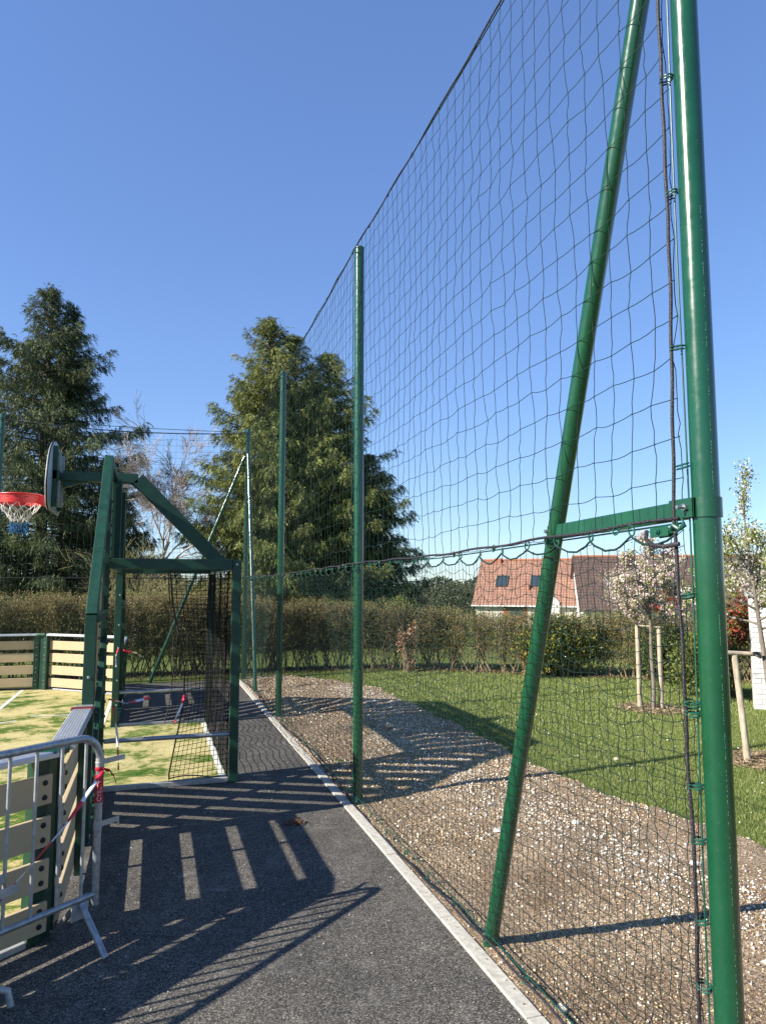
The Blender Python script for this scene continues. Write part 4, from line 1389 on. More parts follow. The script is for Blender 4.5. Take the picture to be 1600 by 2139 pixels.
def conifer(name, x, y, H, prof, label, cols, seed, nl=300, skew=(0, 0), tip=.6, zlow=.3, second=None):
    """drooping cypress-like tree: limbs bearing hanging fans of flat sprays"""
    r_ = np.random.RandomState(seed)
    zb = float(terr(np.array(x), np.array(y)))
    t = thing(name, (x, y, zb), label, 'conifer', 'tall evergreens behind the hedge')
    mb = MB(); mb.tube([(x + .05 * math.sin(k), y, zb + (H - .3) * k / 8) for k in range(9)], [.24 * (1 - k / 8.4) + .012 for k in range(9)], 8)
    mb.build('trunk', M['bark'], t)
    lm = MB(); LP = []; SP = []; SD = []; SS = []; SC = []
    hs = zlow + (H - zlow) * (np.arange(nl) / nl) ** 1.05
    for i, h in enumerate(hs):
        az = i * 2.39996 + r_.normal(0, .3)
        clump = 1 + .62 * mnoise.noise(Vector((math.cos(az) * 1.3, math.sin(az) * 1.3, h * .55 + seed)))
        Rm = np.interp(h / H, prof[0], prof[1]) * clump * r_.uniform(.5, 1.22)
        Rm = min(Rm, 1.12 * np.interp(h / H, prof[0], prof[1]))
        up = np.interp(h / H, [0, .5, .85, 1], [-.10, .12, .45, 1.1])
        o = np.array([x, y, zb + h]); dirh = np.array([math.cos(az), math.sin(az), 0])
        m = 7; tt = np.linspace(0, 1, m)
        path = o + dirh * (Rm * tt)[:, None]
        path[:, 2] += Rm * (up * tt - .22 * tt ** 2 + .20 * tt ** 5)
        path[:, :2] += r_.normal(0, .03 * Rm, (m, 2)) * tt[:, None]
        LP.append(path)
        ns = int(18 + Rm * 34)
        ts_ = np.clip(r_.beta(1.7, 1.05, ns), .12, 1)
        base = np.stack([np.interp(ts_, tt, path[:, k]) for k in range(3)], -1)
        sidev = np.array([-dirh[1], dirh[0], 0])
        sp = r_.normal(0, 1, ns)[:, None] * sidev * (.09 + .15 * Rm * (1 - ts_))[:, None]
        base = base + sp + r_.normal(0, .05, (ns, 3))
        tone = r_.uniform(.7, 1.3)
        SP.append(base)
        d = dirh * .55 + np.array([0, 0, 1]) * (up * .5 - .55) + sp * .9 + r_.normal(0, .25, (ns, 3))
        SD.append(d / np.linalg.norm(d, axis=1, keepdims=True))
        SS.append(.30 * (.5 + .6 * r_.rand(ns)) * (1.0 if h < H * .8 else .75))
        kk = r_.choice(len(cols), ns); SC.append(np.array(cols)[kk] * tone * r_.uniform(.8, 1.2, (ns, 1)))
    v, f = tubes(np.array(LP), np.linspace(.035, .006, 7), 4)
    lm.add(v, f); lm.build('limbs', M['bark'], t, smooth=True)
    P = np.concatenate(SP); D = np.concatenate(SD); S = np.concatenate(SS); C = np.concatenate(SC); n = len(P)
    # every spray is a frond of 9 narrow leaflets
    cm = MB()
    side = np.cross(D, r_.normal(0, 1, (n, 3))); side /= np.linalg.norm(side, axis=1, keepdims=True)
    NK = 11
    for k in range(NK):
        along_ = k / (NK - 1); sg = 1 if k % 2 else -1
        if k == NK - 1: sg = 0
        sagv = np.array([0, 0, -.30]) * along_ ** 2
        b = P + D * (S * along_ * .8)[:, None] + sagv * S[:, None]
        dd = D * .75 + side * sg * (.95 - .35 * along_) + np.array([0, 0, -.38]) + r_.normal(0, .20, (n, 3))
        dd /= np.linalg.norm(dd, axis=1, keepdims=True)
        ln = S * (.62 - .30 * along_) * r_.uniform(.6, 1.2, n)
        sd2 = np.cross(dd, r_.normal(0, 1, (n, 3))); sd2 /= np.linalg.norm(sd2, axis=1, keepdims=True)
        wv = sd2 * (S * .050)[:, None]
        V = np.stack([b - wv, b + wv, b + dd * ln[:, None]], 1).reshape(-1, 3)
        cm.add(V, np.arange(n * 3).reshape(n, 3), np.repeat(C * r_.uniform(.8, 1.2, (n, 1)), 3, axis=0))
    cm.build('foliage', M['needle'], t, kind='stuff', smooth=False)
    return t
cols_a = [(.065, .088, .032), (.085, .11, .040), (.115, .135, .048), (.05, .068, .032)]
cols_b = [(.12, .14, .032), (.16, .18, .044), (.085, .105, .028), (.21, .22, .058)]
conifer('conifer_tree', -3.75, 27.0, 12.5, ([0, .3, .45, .58, .67, .74, .82, .9, 1], [4.2, 3.9, 3.6, 3.2, 2.8, 2.2, 1.35, .75, .06]),
        'dark narrow topped conifer behind the basketball hoop at the left edge', cols_a, 3, 300)
conifer('conifer_tree', -3.05, 27.3, 12.1, ([0, .5, .75, .88, 1], [.9, .9, .75, .45, .05]),
        'thin second leader rising beside the tip of the dark left conifer', cols_a, 14, 60, zlow=8.5)
conifer('conifer_tree', 3.62, 24.5, 11.3, ([0, .1, .44, .56, .67, .75, .8, .9, 1], [3.3, 3.4, 2.9, 2.4, 1.95, 1.6, 1.3, .8, .05]),
        'broad sunlit yellow green conifer seen through the far end of the net', cols_b, 5, 270)
conifer('conifer_tree', 4.55, 24.7, 10.9, ([0, .1, .5, .7, .85, 1], [3.2, 3.2, 2.5, 1.7, .9, .05]),
        'middle one of the three joined evergreen tops behind the side net', cols_b, 15, 210)
conifer('conifer_tree', 5.75, 24.6, 10.3, ([0, .1, .4, .6, .78, .9, 1], [3.4, 3.4, 2.9, 2.3, 1.5, .75, .05]),
        'lowest and rightmost of the three joined evergreen tops behind the side net', cols_b, 9, 250)
conifer('conifer_tree', 7.0, 24.2, 6.6, ([0, .15, .4, .7, .9, 1], [2.6, 2.6, 2.1, 1.3, .6, .1]),
        'lower shaded right shoulder of evergreens behind the middle post', cols_a, 8, 150)
conifer('conifer_tree', -7.4, 27.5, 8.2, ([0, .2, .5, .8, 1], [3.2, 3.2, 2.4, 1.2, .1]),
        'lower dark conifer at the extreme left behind the hedge', cols_a, 10, 110)
conifer('conifer_tree', -1.7, 29.5, 7.0, ([0, .2, .5, .8, 1], [3.0, 2.9, 2.2, 1.2, .1]),
        'low dark conifer filling the gap below the bare birch', cols_a, 12, 130)

def bare_tree(name, x, y, H, label, mat, cat='tree', seed=1, spread=.5, droop=.02, kids=4, depth=4, nst=1, r0=.12, shrink=.66, rmin=.004, base_d=None, L0=.42, tilt=.1, group=None):
    rnd.seed(seed)
    zb = float(terr(np.array(x), np.array(y)))
    t = thing(name, (x, y, zb), label, cat, group)
    mb = MB()
    for k in range(nst):
        d = Vector((rnd.gauss(0, tilt), rnd.gauss(0, tilt), 1)).normalized()
        branchy(mb, Vector((x + rnd.gauss(0, .1) * (nst > 1), y + rnd.gauss(0, .1) * (nst > 1), zb)), d, H * L0, r0, depth, spread, droop, kids, None, .22, rmin, shrink)
    mb.build('branches', mat, t, smooth=False)
    return t
bare_tree('birch_tree', -.55, 25.6, 6.1, 'leafless birch with fine drooping twigs between the two big conifers', M['birch_twig'], seed=6, spread=.42, droop=.045, kids=6, depth=5, r0=.10, shrink=.62, rmin=.005, L0=.60, tilt=.04)
for i, (x, y, H, lab) in enumerate([
    (-.7, 20.8, 3.3, 'bare olive brown shrub behind the hoop arm'),
    (.6, 20.0, 3.3, 'bare tangled shrub under the slanting strut of the goal frame')]):
    bare_tree('bare_shrub', x, y, H, lab, M['twig_green'], 'shrub', 20 + i, .62, .0, 5, 3, 5, .03, .66, .004, L0=.50, tilt=.35, group='leafless shrubs behind the hedge')
for i, (x, y, H, lab) in enumerate([
    (12.5, 41, 5.4, 'bare grey tree just left of the orange tiled house'),
    (10.9, 38, 4.6, 'grey leafless thicket right of the conifer shoulder'),
    (14.8, 47, 4.8, 'thin bare tree standing in front of the roof edge')]):
    bare_tree('bare_tree', x, y, H, lab, M['birch_twig'], 'tree', 40 + i, .55, .0, 5, 4, 2, .08, .66, .009, L0=.40, tilt=.2, group='leafless trees near the houses')

# clipped hedge along the back
hp = [(-9, 15.9), (-4, 15.9), (0, 16.0), (3.9, 16.0), (5.9, 15.35), (7.6, 14.0), (9.9, 12.3), (13.0, 10.4)]
def hedge_at(s):
    seg = [math.dist(hp[i], hp[i + 1]) for i in range(len(hp) - 1)]; tot = sum(seg)
    s = s * tot
    for i, l in enumerate(seg):
        if s <= l or i == len(seg) - 1:
            f_ = s / l; a = hp[i]; b = hp[i + 1]
            d = ((b[0] - a[0]) / l, (b[1] - a[1]) / l)
            return a[0] + (b[0] - a[0]) * f_, a[1] + (b[1] - a[1]) * f_, d
        s -= l
hedge = thing('hedge', (0, 16.0, 0), 'long clipped brownish hedge with sparse bare stems across the back of the lawn', 'hedge')
rnd.seed(5)
tw = MB(); stems = MB(); lp = []; lc = []
NH = 80
P1 = []; P2 = []; P3 = []
for k in range(NH):
    s = (k + .5 + rnd.uniform(-.2, .2)) / NH
    x, y, d = hedge_at(s)
    topz_ = 1.66 if x < 1.5 else float(np.interp(x, [1.5, 3, 5, 7, 9, 12], [1.60, 1.52, 1.42, 1.20, 1.22, 1.2]))
    nrm = (-d[1], d[0])
    left = x < 2.2
    for j in range(rnd.randint(7, 10)):
        a = rnd.uniform(0, 6.28)
        q0 = rnd.gauss(0, .16); bx, by = x + d[0] * q0 + rnd.gauss(0, .03), y + d[1] * q0 + rnd.gauss(0, .10); x_, y_ = x, y
        ex_ = rnd.gauss(0, .22); en = rnd.gauss(0, .20)
        H_ = topz_ * rnd.uniform(.88, 1.0)
        p0 = np.array([bx, by, -.02]); p1 = np.array([x + d[0] * ex_ + nrm[0] * en, y + d[1] * ex_ + nrm[1] * en, H_])
        tt = np.linspace(0, 1, 6)[:, None]
        path = p0 + (p1 - p0) * tt
        path[:, :2] += rs.normal(0, .025, (6, 2)) * np.sin(tt * 3.1); path[:, 0:2] += (np.array([d[0], d[1]]) * ex_ * .3) * np.sin(tt * 3.1)
        P1.append(path)
        for q in range(40 if left else 30):
            f_ = rnd.random() ** (.62 if not left else .8); b = p0 + (p1 - p0) * (.18 + .80 * f_)
            Lq = rnd.uniform(.16, .42) * (1.1 - .3 * f_)
            dv = np.array([d[0] * rnd.gauss(0, 1) + nrm[0] * rnd.gauss(0, .8), d[1] * rnd.gauss(0, 1) + nrm[1] * rnd.gauss(0, .8), rnd.uniform(-.1, 1.1)]); dv /= np.linalg.norm(dv)
            e = b + dv * Lq; e[2] = min(e[2], topz_ + rnd.uniform(-.04, .05))
            mid_ = (b + e) / 2 + rs.normal(0, .02, 3)
            P2.append(np.array([b, mid_, e]))
            for w_ in range(2):
                g_ = b + (e - b) * rnd.uniform(.3, 1); e2 = g_ + rs.normal(0, .07, 3) + np.array([0, 0, .04]); e2[2] = min(e2[2], topz_ + .07)
                P3.append(np.array([g_, e2]))
                if rnd.random() < (.9 if left else .75): lp.append(e2); lc.append((x, f_))
v, f = tubes(np.array(P1), np.linspace(.013, .004, 6), 4); stems.add(v, f); stems.build('stems', M['twig'], hedge, kind='stuff', smooth=False)
v, f = tubes(np.array(P2), np.array([.004, .0032, .002]), 3); tw.add(v, f); tw.build('twigs', M['twig'], hedge, kind='stuff', smooth=False)
tw = MB(); v, f = tubes(np.array(P3), np.array([.0022, .0015]), 3); tw.add(v, f); tw.build('fine_twigs', M['twig_green'], hedge, kind='stuff', smooth=False)
lp = np.array(lp); n0 = len(lp)
rep = 8
P = np.repeat(lp, rep, axis=0) + rs.normal(0, .035, (n0 * rep, 3)); n = len(P)
D = rs.normal(0, 1, (n, 3)); D /= np.linalg.norm(D, axis=1, keepdims=True)
hf = np.clip(P[:, 2] / 1.5, 0, 1)[:, None]
k = rs.rand(n, 1)
green = np.array((.14, .17, .04)); brown = np.array((.36, .21, .11)); olive = np.array((.23, .21, .075))
C = np.where(k < .42, olive, np.where(k < .42 + .22 * hf, brown, green)) * rs.uniform(.7, 1.3, (n, 1))
mb = MB(); mb.add(*leaf_quads(P, D, rs.uniform(.018, .036, n), rs.uniform(.006, .011, n), C)); mb.build('leaves', M['leaf'], hedge, kind='stuff', smooth=False)
# mulch / shade line of litter under the hedge
n = 9000
ss = rs.rand(n); pts_ = [hedge_at(float(q)) for q in ss]
x = np.array([q[0] for q in pts_]) + rs.normal(0, .22, n); y = np.array([q[1] for q in pts_]) + rs.normal(0, .22, n)
mb = MB(); mb.add(*stones(x, y, .0 + 0 * x + rs.uniform(-.01, .03, n), rs.uniform(.012, .035, n), np.tile((.13, .085, .05), (n, 1)) * rs.uniform(.5, 1.5, (n, 1))))
setp(mb.build('leaf_litter', M['stone'], kind='stuff', smooth=False), 'brown leaf litter and bare soil lying under the hedge', 'leaf litter')

# leafy shrubs
def leafy(name, x, y, rx, ry, z0, z1, nleaf, cols, size, label, cat='shrub', mat='leaf', stems_n=10, seed=1, group=None, hollow=.0, stemmat='twig', blossom=None):
    r_ = np.random.RandomState(seed); rnd.seed(seed)
    zb = float(terr(np.array(x), np.array(y)))
    t = thing(name, (x, y, zb), label, cat, group)
    mb = MB()
    for k in range(stems_n):
        d = Vector((rnd.gauss(0, .45) * rx, rnd.gauss(0, .45) * ry, 1)).normalized()
        branchy(mb, Vector((x + rnd.gauss(0, .06), y + rnd.gauss(0, .06), zb)), d, (z1) * .75, .012, 2, .6, 0, 3, None, .2, .002)
    mb.build('stems', M[stemmat], t, smooth=False)
    nc = max(12, nleaf // 60)
    cc = r_.normal(0, 1, (nc, 3)); cc /= np.linalg.norm(cc, axis=1, keepdims=True); cc *= (r_.rand(nc, 1) ** .45)
    ctr = np.array([x, y, zb + (z0 + z1) / 2]); rad = np.array([rx, ry, (z1 - z0) / 2])
    P = (ctr + cc * rad)[r_.choice(nc, nleaf)] + r_.normal(0, 1, (nleaf, 3)) * rad * .14
    D = r_.normal(0, 1, (nleaf, 3)) + np.array([0, 0, .3]); D /= np.linalg.norm(D, axis=1, keepdims=True)
    C = np.array(cols)[r_.choice(len(cols), nleaf)] * r_.uniform(.7, 1.3, (nleaf, 1))
    mb = MB(); mb.add(*leaf_quads(P, D, r_.uniform(.7, 1.3, nleaf) * size, r_.uniform(.7, 1.3, nleaf) * size * .38, C)); mb.build('leaves', M[mat], t, kind='stuff', smooth=False)
    return t
DG = [(.030, .055, .014), (.05, .08, .018), (.08, .11, .025), (.12, .13, .03)]
leafy('evergreen_shrub', 8.1, 13.2, 1.15, .40, .03, 1.28, 7000, DG + [(.30, .28, .03)], .05, 'dark leafy shrub dotted with yellow in the hedge right of the leaning brace', seed=2, group=None)
leafy('evergreen_shrub', 9.6, 12.0, .8, .45, .05, 1.25, 7000, DG, .045, 'dark green shrub in the hedge behind the staked blossom tree', seed=12)
leafy('brown_leaved_shrub', 7.35, 13.35, .22, .2, .05, .75, 900, [(.26, .12, .06), (.33, .17, .09)], .05, 'shrub with dry coppery leaves low in the hedge beside the dark leafy one', seed=3)
leafy('brown_leaved_shrub', 5.3, 14.9, .22, .2, .05, 1.2, 420, [(.42, .26, .17), (.36, .2, .12)], .055, 'pinkish brown leaved sprigs in the hedge just right of the middle post', seed=4)
leafy('red_leaved_shrub', 9.6, 10.15, .42, .4, .75, 1.75, 3400, [(.30, .035, .03), (.40, .06, .04), (.12, .14, .03), (.16, .18, .04)], .055, 'shrub with glossy red young leaves behind the right hand tree', seed=6)
leafy('red_leaved_shrub', 10.6, 13.3, .55, .4, 1.15, 1.75, 1400, [(.30, .035, .03), (.40, .06, .04), (.14, .16, .03)], .055, 'red tipped shrub glimpsed through the pink blossom beside the net edge', seed=7)
leafy('green_shrub', 9.0, 10.2, .7, .45, .0, 1.0, 6000, [(.10, .14, .03), (.15, .18, .04), (.2, .2, .06)], .05, 'yellow green shrub at the foot of the white brick wall', seed=9)
leafy('green_shrub', 5.6, 27.5, 1.0, .8, 0, 1.9, 4500, DG, .09, 'rounded green garden shrub beyond the hedge below the shaded conifer', seed=10)
leafy('clipped_bush', 14.5, 40, 3.4, 1.0, 0, 1.8, 7000, [(.05, .065, .03), (.08, .09, .04)], .13, 'low dark clipped bushes in front of the bare grey tree', seed=11)
leafy('tall_green_tree', 15.2, 55, 2.2, 1.5, .5, 4.6, 6500, [(.05, .08, .02), (.09, .12, .03)], .2, 'leafy green tree peeking out left of the orange tiled roof', cat='tree', seed=13)

# young trees with stakes
def young_tree(x, y, H, crown_r, z0, label, leafcols, nleaf, seed, leafsize, trunk_r, petals=None, npet=0, lean=(0, 0), kids=4, leanv=None):
    rnd.seed(seed)
    t = thing('young_tree', (x, y, 0), label, 'tree')
    mb = MB(); tips = []
    pts = [Vector((x + lean[0] * k / 5 + rnd.gauss(0, .008), y + lean[1] * k / 5 + rnd.gauss(0, .008), H * .72 * k / 5)) for k in range(6)]
    mb.tube([tuple(p) for p in pts], [trunk_r * (1 - .11 * k) for k in range(6)], 10)
    mb.build('trunk', M['bark_grey'], t)
    mb = MB()
    nb = 15
    for k in range(nb):
        f_ = z0 / (H * .72) + (1 - z0 / (H * .72)) * k / (nb - 1)
        i = min(int(f_ * 5), 4); p = pts[i].lerp(pts[i + 1], f_ * 5 - i)
        a = k * 2.4 + rnd.uniform(-.4, .4)
        d = Vector((math.cos(a), math.sin(a), .35 + .9 * k / nb)).normalized()
        branchy(mb, p, d, crown_r * rnd.uniform(.65, 1.0), trunk_r * .38, 2, .65, -.02, kids, tips, .22, .0022, .55)
    branchy(mb, pts[-1], Vector((.05, 0, 1)), H * .27, trunk_r * .4, 2, .5, -.02, kids, tips, .2, .002, .5)
    mb.build('branches', M['bark_grey'], t, smooth=False)
    T = np.array([tuple(a) for a, b in tips])
    def put(n, cols, size, name, mat, jit):
        if not n: return
        P = T[rs.choice(len(T), n)] + rs.normal(0, jit, (n, 3))
        D = rs.normal(0, 1, (n, 3)); D /= np.linalg.norm(D, axis=1, keepdims=True)
        C = np.array(cols)[rs.choice(len(cols), n)] * rs.uniform(.8, 1.2, (n, 1))
        m_ = MB(); m_.add(*leaf_quads(P, D, rs.uniform(.7, 1.3, n) * size, rs.uniform(.7, 1.3, n) * size * .4, C)); m_.build(name, M[mat], t, kind='stuff', smooth=False)
    put(nleaf, leafcols, leafsize, 'leaves', 'leaf', .03)
    put(npet, petals, leafsize * .9, 'blossom', 'petal', .028)
    return t
LG = [(.20, .24, .045), (.28, .31, .07), (.15, .19, .04)]
young_tree(7.34, 9.45, 2.72, .55, 1.22, 'young tree with pink blossom and fresh leaves held between two stakes', LG, 6500, 61, .034, .035, [(.80, .58, .58), (.82, .68, .66)], 11000)
young_tree(6.42, 6.20, 2.95, .62, 1.40, 'young tree with pale green spring leaves at the right edge beside a single stake', LG, 5200, 62, .030, .036, [(.80, .74, .64)], 3000, lean=(-.13, .18))
leafy('blossom_tree', 11.0, 14.6, .8, .7, 1.3, 2.5, 4200, [(.62, .50, .46), (.60, .52, .44), (.24, .26, .07)], .04, 'cloud of whitish pink blossom behind the staked tree', cat='tree', mat='petal', seed=15)
leafy('blossom_tree', 10.2, 9.9, .9, .8, 1.65, 2.45, 5200, [(.66, .60, .52), (.62, .55, .48), (.26, .28, .08)], .04, 'mass of white blossom rising behind the white brick wall', cat='tree', mat='petal', seed=16)

def stake(x, y, h, r, label, lean=(0, 0)):
    mb = MB(); mb.tube([(x, y, -.1), (x + lean[0] / 2, y + lean[1] / 2, h / 2), (x + lean[0], y + lean[1], h)], [r, r * .97, r * .95], 12)
    o = mb.build('tree_stake', M['stake'], offset=(x, y, 0)); setp(o, label, 'stake', 'round wooden tree stakes')
stake(7.20, 9.60, 1.27, .036, 'left grey wooden stake of the pair beside the pink blossom tree')
stake(7.47, 9.44, 1.22, .038, 'right wooden stake of the pair beside the pink blossom tree')
mb = MB(); mb.tube([(7.16, 9.56, 1.255), (7.52, 9.38, 1.225)], .016, 8)
setp(mb.build('tree_tie_bar', M['stake'], offset=(7.3, 9.5, 1.24)), 'short wooden rail joining the stake pair of the pink blossom tree', 'rail')
stake(6.17, 6.42, 1.12, .036, 'single weathered stake leaning left of the right edge tree', lean=(-.06, .06))
mb = MB(); mb.tube([(5.98, 6.50, 1.15), (6.28, 6.45, 1.13), (6.9, 6.1, 1.13)], [.024, .026, .026], 10)
setp(mb.build('tree_tie_bar', M['stake'], offset=(6.3, 6.4, 1.13)), 'horizontal half round rail lashed to the right edge tree', 'rail')
mb = MB(); mb.tube([(6.30 + .05 * math.cos(q), 6.33 + .05 * math.sin(q), 1.13 + .02 * math.sin(q)) for q in np.linspace(0, 6.28, 14)], .014, 8)
setp(mb.build('tree_strap', M['black'], offset=(6.3, 6.33, 1.13)), 'black rubber strap tying the right edge tree to its rail', 'strap')
# bark mulch rings
for (cx, cy, rr_, lab) in ((7.3, 9.45, .5, 'brown wood chips ringed round the pink blossom tree'), (6.25, 6.4, .42, 'dry sticks and wood chips round the right edge tree')):
    n = 1500; a = rs.uniform(0, 6.28, n); q = rr_ * np.sqrt(rs.rand(n)); x = cx + q * np.cos(a); y = cy + q * np.sin(a)
    D = np.stack([rs.normal(0, 1, n), rs.normal(0, 1, n), rs.normal(0, .25, n)], -1); D /= np.linalg.norm(D, axis=1, keepdims=True)
    C = np.tile((.36, .26, .16), (n, 1)) * rs.uniform(.45, 1.35, (n, 1))
    mb = MB(); mb.add(*leaf_quads(np.stack([x, y, rs.uniform(-.005, .03, n)], -1), D, rs.uniform(.02, .08, n), rs.uniform(.003, .010, n), C))
    setp(mb.build('wood_chips', M['leaf'], kind='stuff', smooth=False), lab, 'mulch')

# ------------------------------------------------------------------ white brick wall at the right
wall = thing('brick_wall', (8.78, 8.95, 0), 'white painted brick wall with a grey coping at the right edge', 'wall')
WY = 8.95; wx0 = 8.50
wang = R(-38)
def wl(o): o.parent = wall; return o
mb = MB(); mb.box((.0, .012, -.1), (3.0, .22, 1.70)); wl(mb.build('core', M['mortar'], smooth=False))
mb = MB(); mb.box((-.04, -.03, 1.70), (3.05, .26, 1.765)); wl(mb.build('coping', M['coping'], bevel=.006))
bsrc2 = None; rows = 22
for r_i in range(rows):
    z = .0 + r_i * .0772
    x = -.11 if r_i % 2 else 0.0
    c = 0
    while x < 1.35:
        xa = max(x, 0)
        wd_ = .212 if x >= 0 else .102
        if bsrc2 is None:
            mb = MB(); mb.box((0, 0, 0), (.212, .02, .067)); bsrc2 = wl(mb.build('brick', M['brickwhite'])); o = bsrc2
        else:
            o = bsrc2.copy(); COL.objects.link(o)
        o.location = (xa, rnd.uniform(-.003, .002), z)
        o.scale = (wd_ / .212, 1, 1)
        x += .222
wall.rotation_euler = (0, 0, wang)

# ------------------------------------------------------------------ houses
def house(loc, a, Lx, D, eave, ridge, roofmat, label, wallmat, extras, gable_over=.3):
    t = thing('house', loc, label, 'house')
    def ch(mb, name, mat, par=None, bevel=0):
        o = mb.build(name, mat, bevel=bevel); o.parent = par or t; return o
    mb = MB(); mb.box((0, 0, -.5), (Lx, D, eave)); mb.prism([(0, eave - .01), (D, eave - .01), (D / 2, ridge - .18)], 0, .0, .2); mb.prism([(0, eave - .01), (D, eave - .01), (D / 2, ridge - .18)], 0, Lx - .2, Lx)
    ch(mb, 'wall', M[wallmat])
    go = gable_over; o_ = .45
    sl = (ridge - eave) / (D / 2)
    V = []; 
    ya, za = -o_, eave - o_ * sl; yb, zb = D / 2, ridge; yc = D + o_
    th = .14
    prof = [(ya, za), (yb, zb), (yc, za), (yc, za - th), (yb, zb - th), (ya, za - th)]
    mb = MB(); xs = (-go, Lx + go)
    V = [(x, p[0], p[1]) for x in xs for p in prof]; n = 6
    F = [(i, (i + 1) % n, n + (i + 1) % n, n + i)[::-1] for i in range(n)] + [tuple(range(n)), tuple(range(2 * n - 1, n - 1, -1))]
    mb.add(V, F)
    mb.uv = [(v[0], math.hypot(v[1] - ya, v[2] - za)) for v in V]
    rf = ch(mb, 'roof', M[roofmat])
    mb = MB(); mb.tube([(-go, yb, zb + .02), (Lx + go, yb, zb + .02)], .13, 8); ch(mb, 'ridge_tiles', M[roofmat if False else 'shutter'] if roofmat == 'roof_x' else M['ridge'], rf)
    mb = MB(); mb.beam((-go, ya - .07, za - .08), (Lx + go, ya - .07, za - .08), .12, .12); ch(mb, 'gutter', M['gutter'] if roofmat == 'roof_brown' else M['render_white'], rf)
    extras(t, ch, rf, sl)
    t.rotation_euler = (0, 0, a)
    return t
M['ridge'] = paint('ridge_tile', (.40, .17, .10), .8, .2)
def roof_window(ch, rf, x, s0, wd_, hgt, eave, sl, light=False):
    # lies on the front slope; s0 = distance up the slope from the wall line
    ca_ = 1 / math.hypot(1, sl); sa_ = sl * ca_
    def P(u, s, n): return (u, s * ca_ - n * sa_, eave + s * sa_ + n * ca_)
    def slab(x0, x1, s0_, s1_, n0, n1):
        mb = MB(); V = [P(u, s, n) for n in (n0, n1) for u, s in ((x0, s0_), (x1, s0_), (x1, s1_), (x0, s1_))]
        mb.add(V, [(0,3,2,1),(4,5,6,7),(0,1,5,4),(1,2,6,5),(2,3,7,6),(3,0,4,7)]); return mb
    fr_ = MB()
    for (a0, a1, b0, b1) in ((x, x + wd_, s0, s0 + .1), (x, x + wd_, s0 + hgt - .1, s0 + hgt), (x, x + .1, s0 + .1, s0 + hgt - .1), (x + wd_ - .1, x + wd_, s0 + .1, s0 + hgt - .1)):
        m_ = slab(a0, a1, b0, b1, .0, .12); fr_.add(m_.v[0], m_.f[0])
    f_ = ch(fr_, 'roof_window', M['gutter'], rf)
    o = ch(slab(x + .1, x + wd_ - .1, s0 + .1, s0 + hgt - .1, .0, .07), 'pane', M['glass'], None); o.parent = rf
    return f_
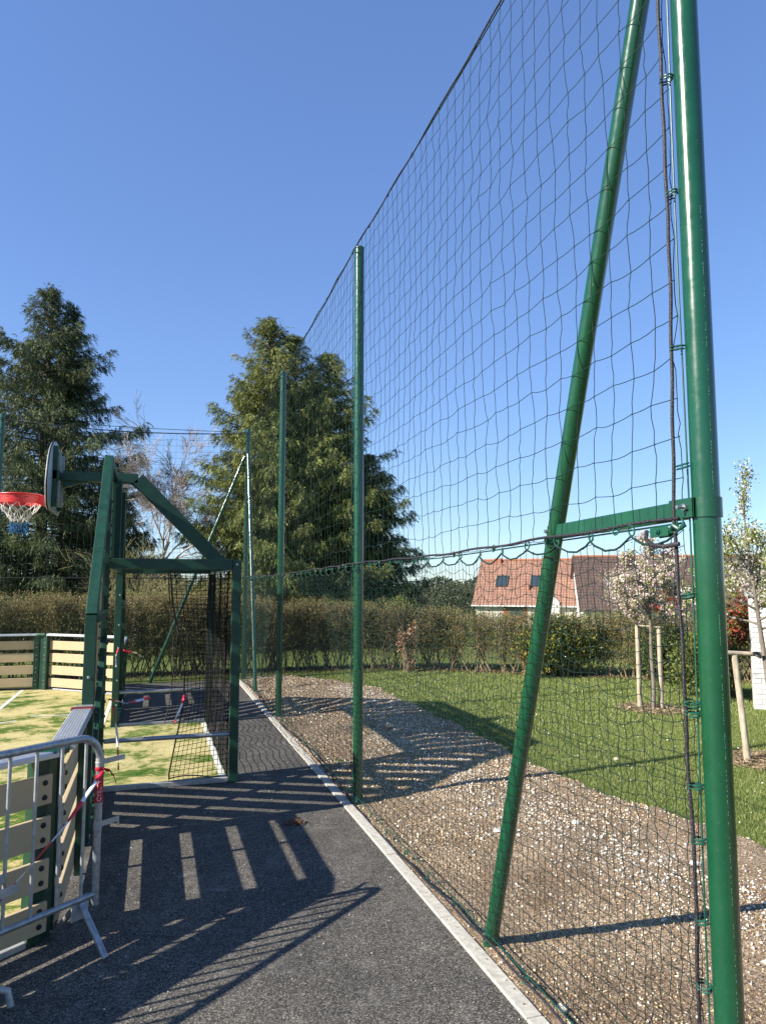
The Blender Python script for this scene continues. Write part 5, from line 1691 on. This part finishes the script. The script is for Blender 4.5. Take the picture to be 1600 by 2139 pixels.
def ex1(t, ch, rf, sl):
    roof_window(ch, rf, 1.75, 1.9, 1.25, 1.5, 2.4, sl); roof_window(ch, rf, 5.3, 1.9, 1.1, 1.5, 2.4, sl)
    mb = MB(); mb.box((1.2, 3.6, 5.6), (1.9, 4.3, 6.75)); ch(mb, 'chimney', M['ridge'], rf)
    # white gabled dormer bay standing proud of the front
    mb = MB(); mb.prism([(6.2, -.5), (8.4, -.5), (8.4, 2.3), (7.3, 3.4), (6.2, 2.3)], 1, -.5, 2.0); ch(mb, 'dormer', M['render_white'])
    mb = MB(); mb.box((2.8, -.06, .2), (5.2, .02, 2.1)); mb2 = ch(mb, 'garage_door', M['shutter'])
    mb = MB(); mb.box((3.4, -.08, .9), (4.9, .0, 2.0)); ch(mb, 'window', M['glass'])
    mb = MB(); mb.box((10.5, -.06, .9), (11.5, .0, 2.0)); ch(mb, 'window', M['glass'])
    mb = MB(); mb.box((11.55, -.07, .8), (12.1, .0, 2.1)); ch(mb, 'shutter', M['shutter'])
    mb = MB(); mb.box((9.9, -.07, .8), (10.45, .0, 2.1)); ch(mb, 'shutter', M['render_white'])
    mb = MB(); mb.cyl((12.7, -.15, -.4), (12.7, -.15, 2.1), .06, 8); ch(mb, 'downpipe', M['gutter'])
    for xx in (5.2, 10.6):
        mb = MB(); mb.cyl((xx, 1.0, 2.9), (xx, 1.0, 4.0), .13, 8); ch(mb, 'roof_vent', M['ridge'], rf)
def ex2(t, ch, rf, sl):
    mb = MB(); mb.box((3.2, -.06, .4), (6.0, .02, 1.95)); ch(mb, 'window', M['glass'])
    mb = MB(); mb.box((7.4, -.06, .4), (9.0, .02, 1.95)); ch(mb, 'window', M['glass'])
# local x runs to the right seen from the camera; front (local -y) faces the camera
def place(u, dist):
    r_ = (u - 800) / 1500 * dist; f_ = dist
    c, s = math.cos(R(YAW)), math.sin(R(YAW))
    return (r_ * c + f_ * s, -r_ * s + f_ * c)
hx, hy = place(992, 74)
house((hx, hy, -2.15), R(-YAW - 21), 13.6, 8, 2.4, 6.55, 'roof_orange', 'house with an orange tiled roof, two roof windows and cream walls beyond the hedge', 'render', ex1, gable_over=.35)
hx, hy = place(1212, 66.5)
house((hx, hy, -2.3), R(-YAW - 8), 18, 8.5, 2.3, 6.85, 'roof_brown', 'neighbouring house with a darker brown tiled roof behind the blossom', 'render_white', ex2)

# distant backdrop of trees, low beyond the houses
mb = MB(); n = 90000
dist = rs.uniform(95, 130, n); uu = rs.uniform(-400, 2000, n)
xx = (uu - 800) / 1500 * dist; c, s = math.cos(R(YAW)), math.sin(R(YAW))
X = xx * c + dist * s; Y = -xx * s + dist * c
top = 2.2 + 1.3 * np.sin(uu * .021) + .9 * np.sin(uu * .057)
Z = -2.5 + rs.rand(n) * (top + 2.5) * .9
D = rs.normal(0, 1, (n, 3)); D /= np.linalg.norm(D, axis=1, keepdims=True)
C = np.array([(.06, .07, .035), (.09, .085, .05), (.05, .065, .03)])[rs.choice(3, n)] * rs.uniform(.7, 1.3, (n, 1))
mb.add(*leaf_quads(np.stack([X, Y, Z], -1), D, rs.uniform(.25, .7, n), rs.uniform(.08, .22, n), C))
setp(mb.build('far_woods', M['leaf'], kind='stuff', smooth=False), 'low line of distant woods behind the houses and hedge', 'trees')
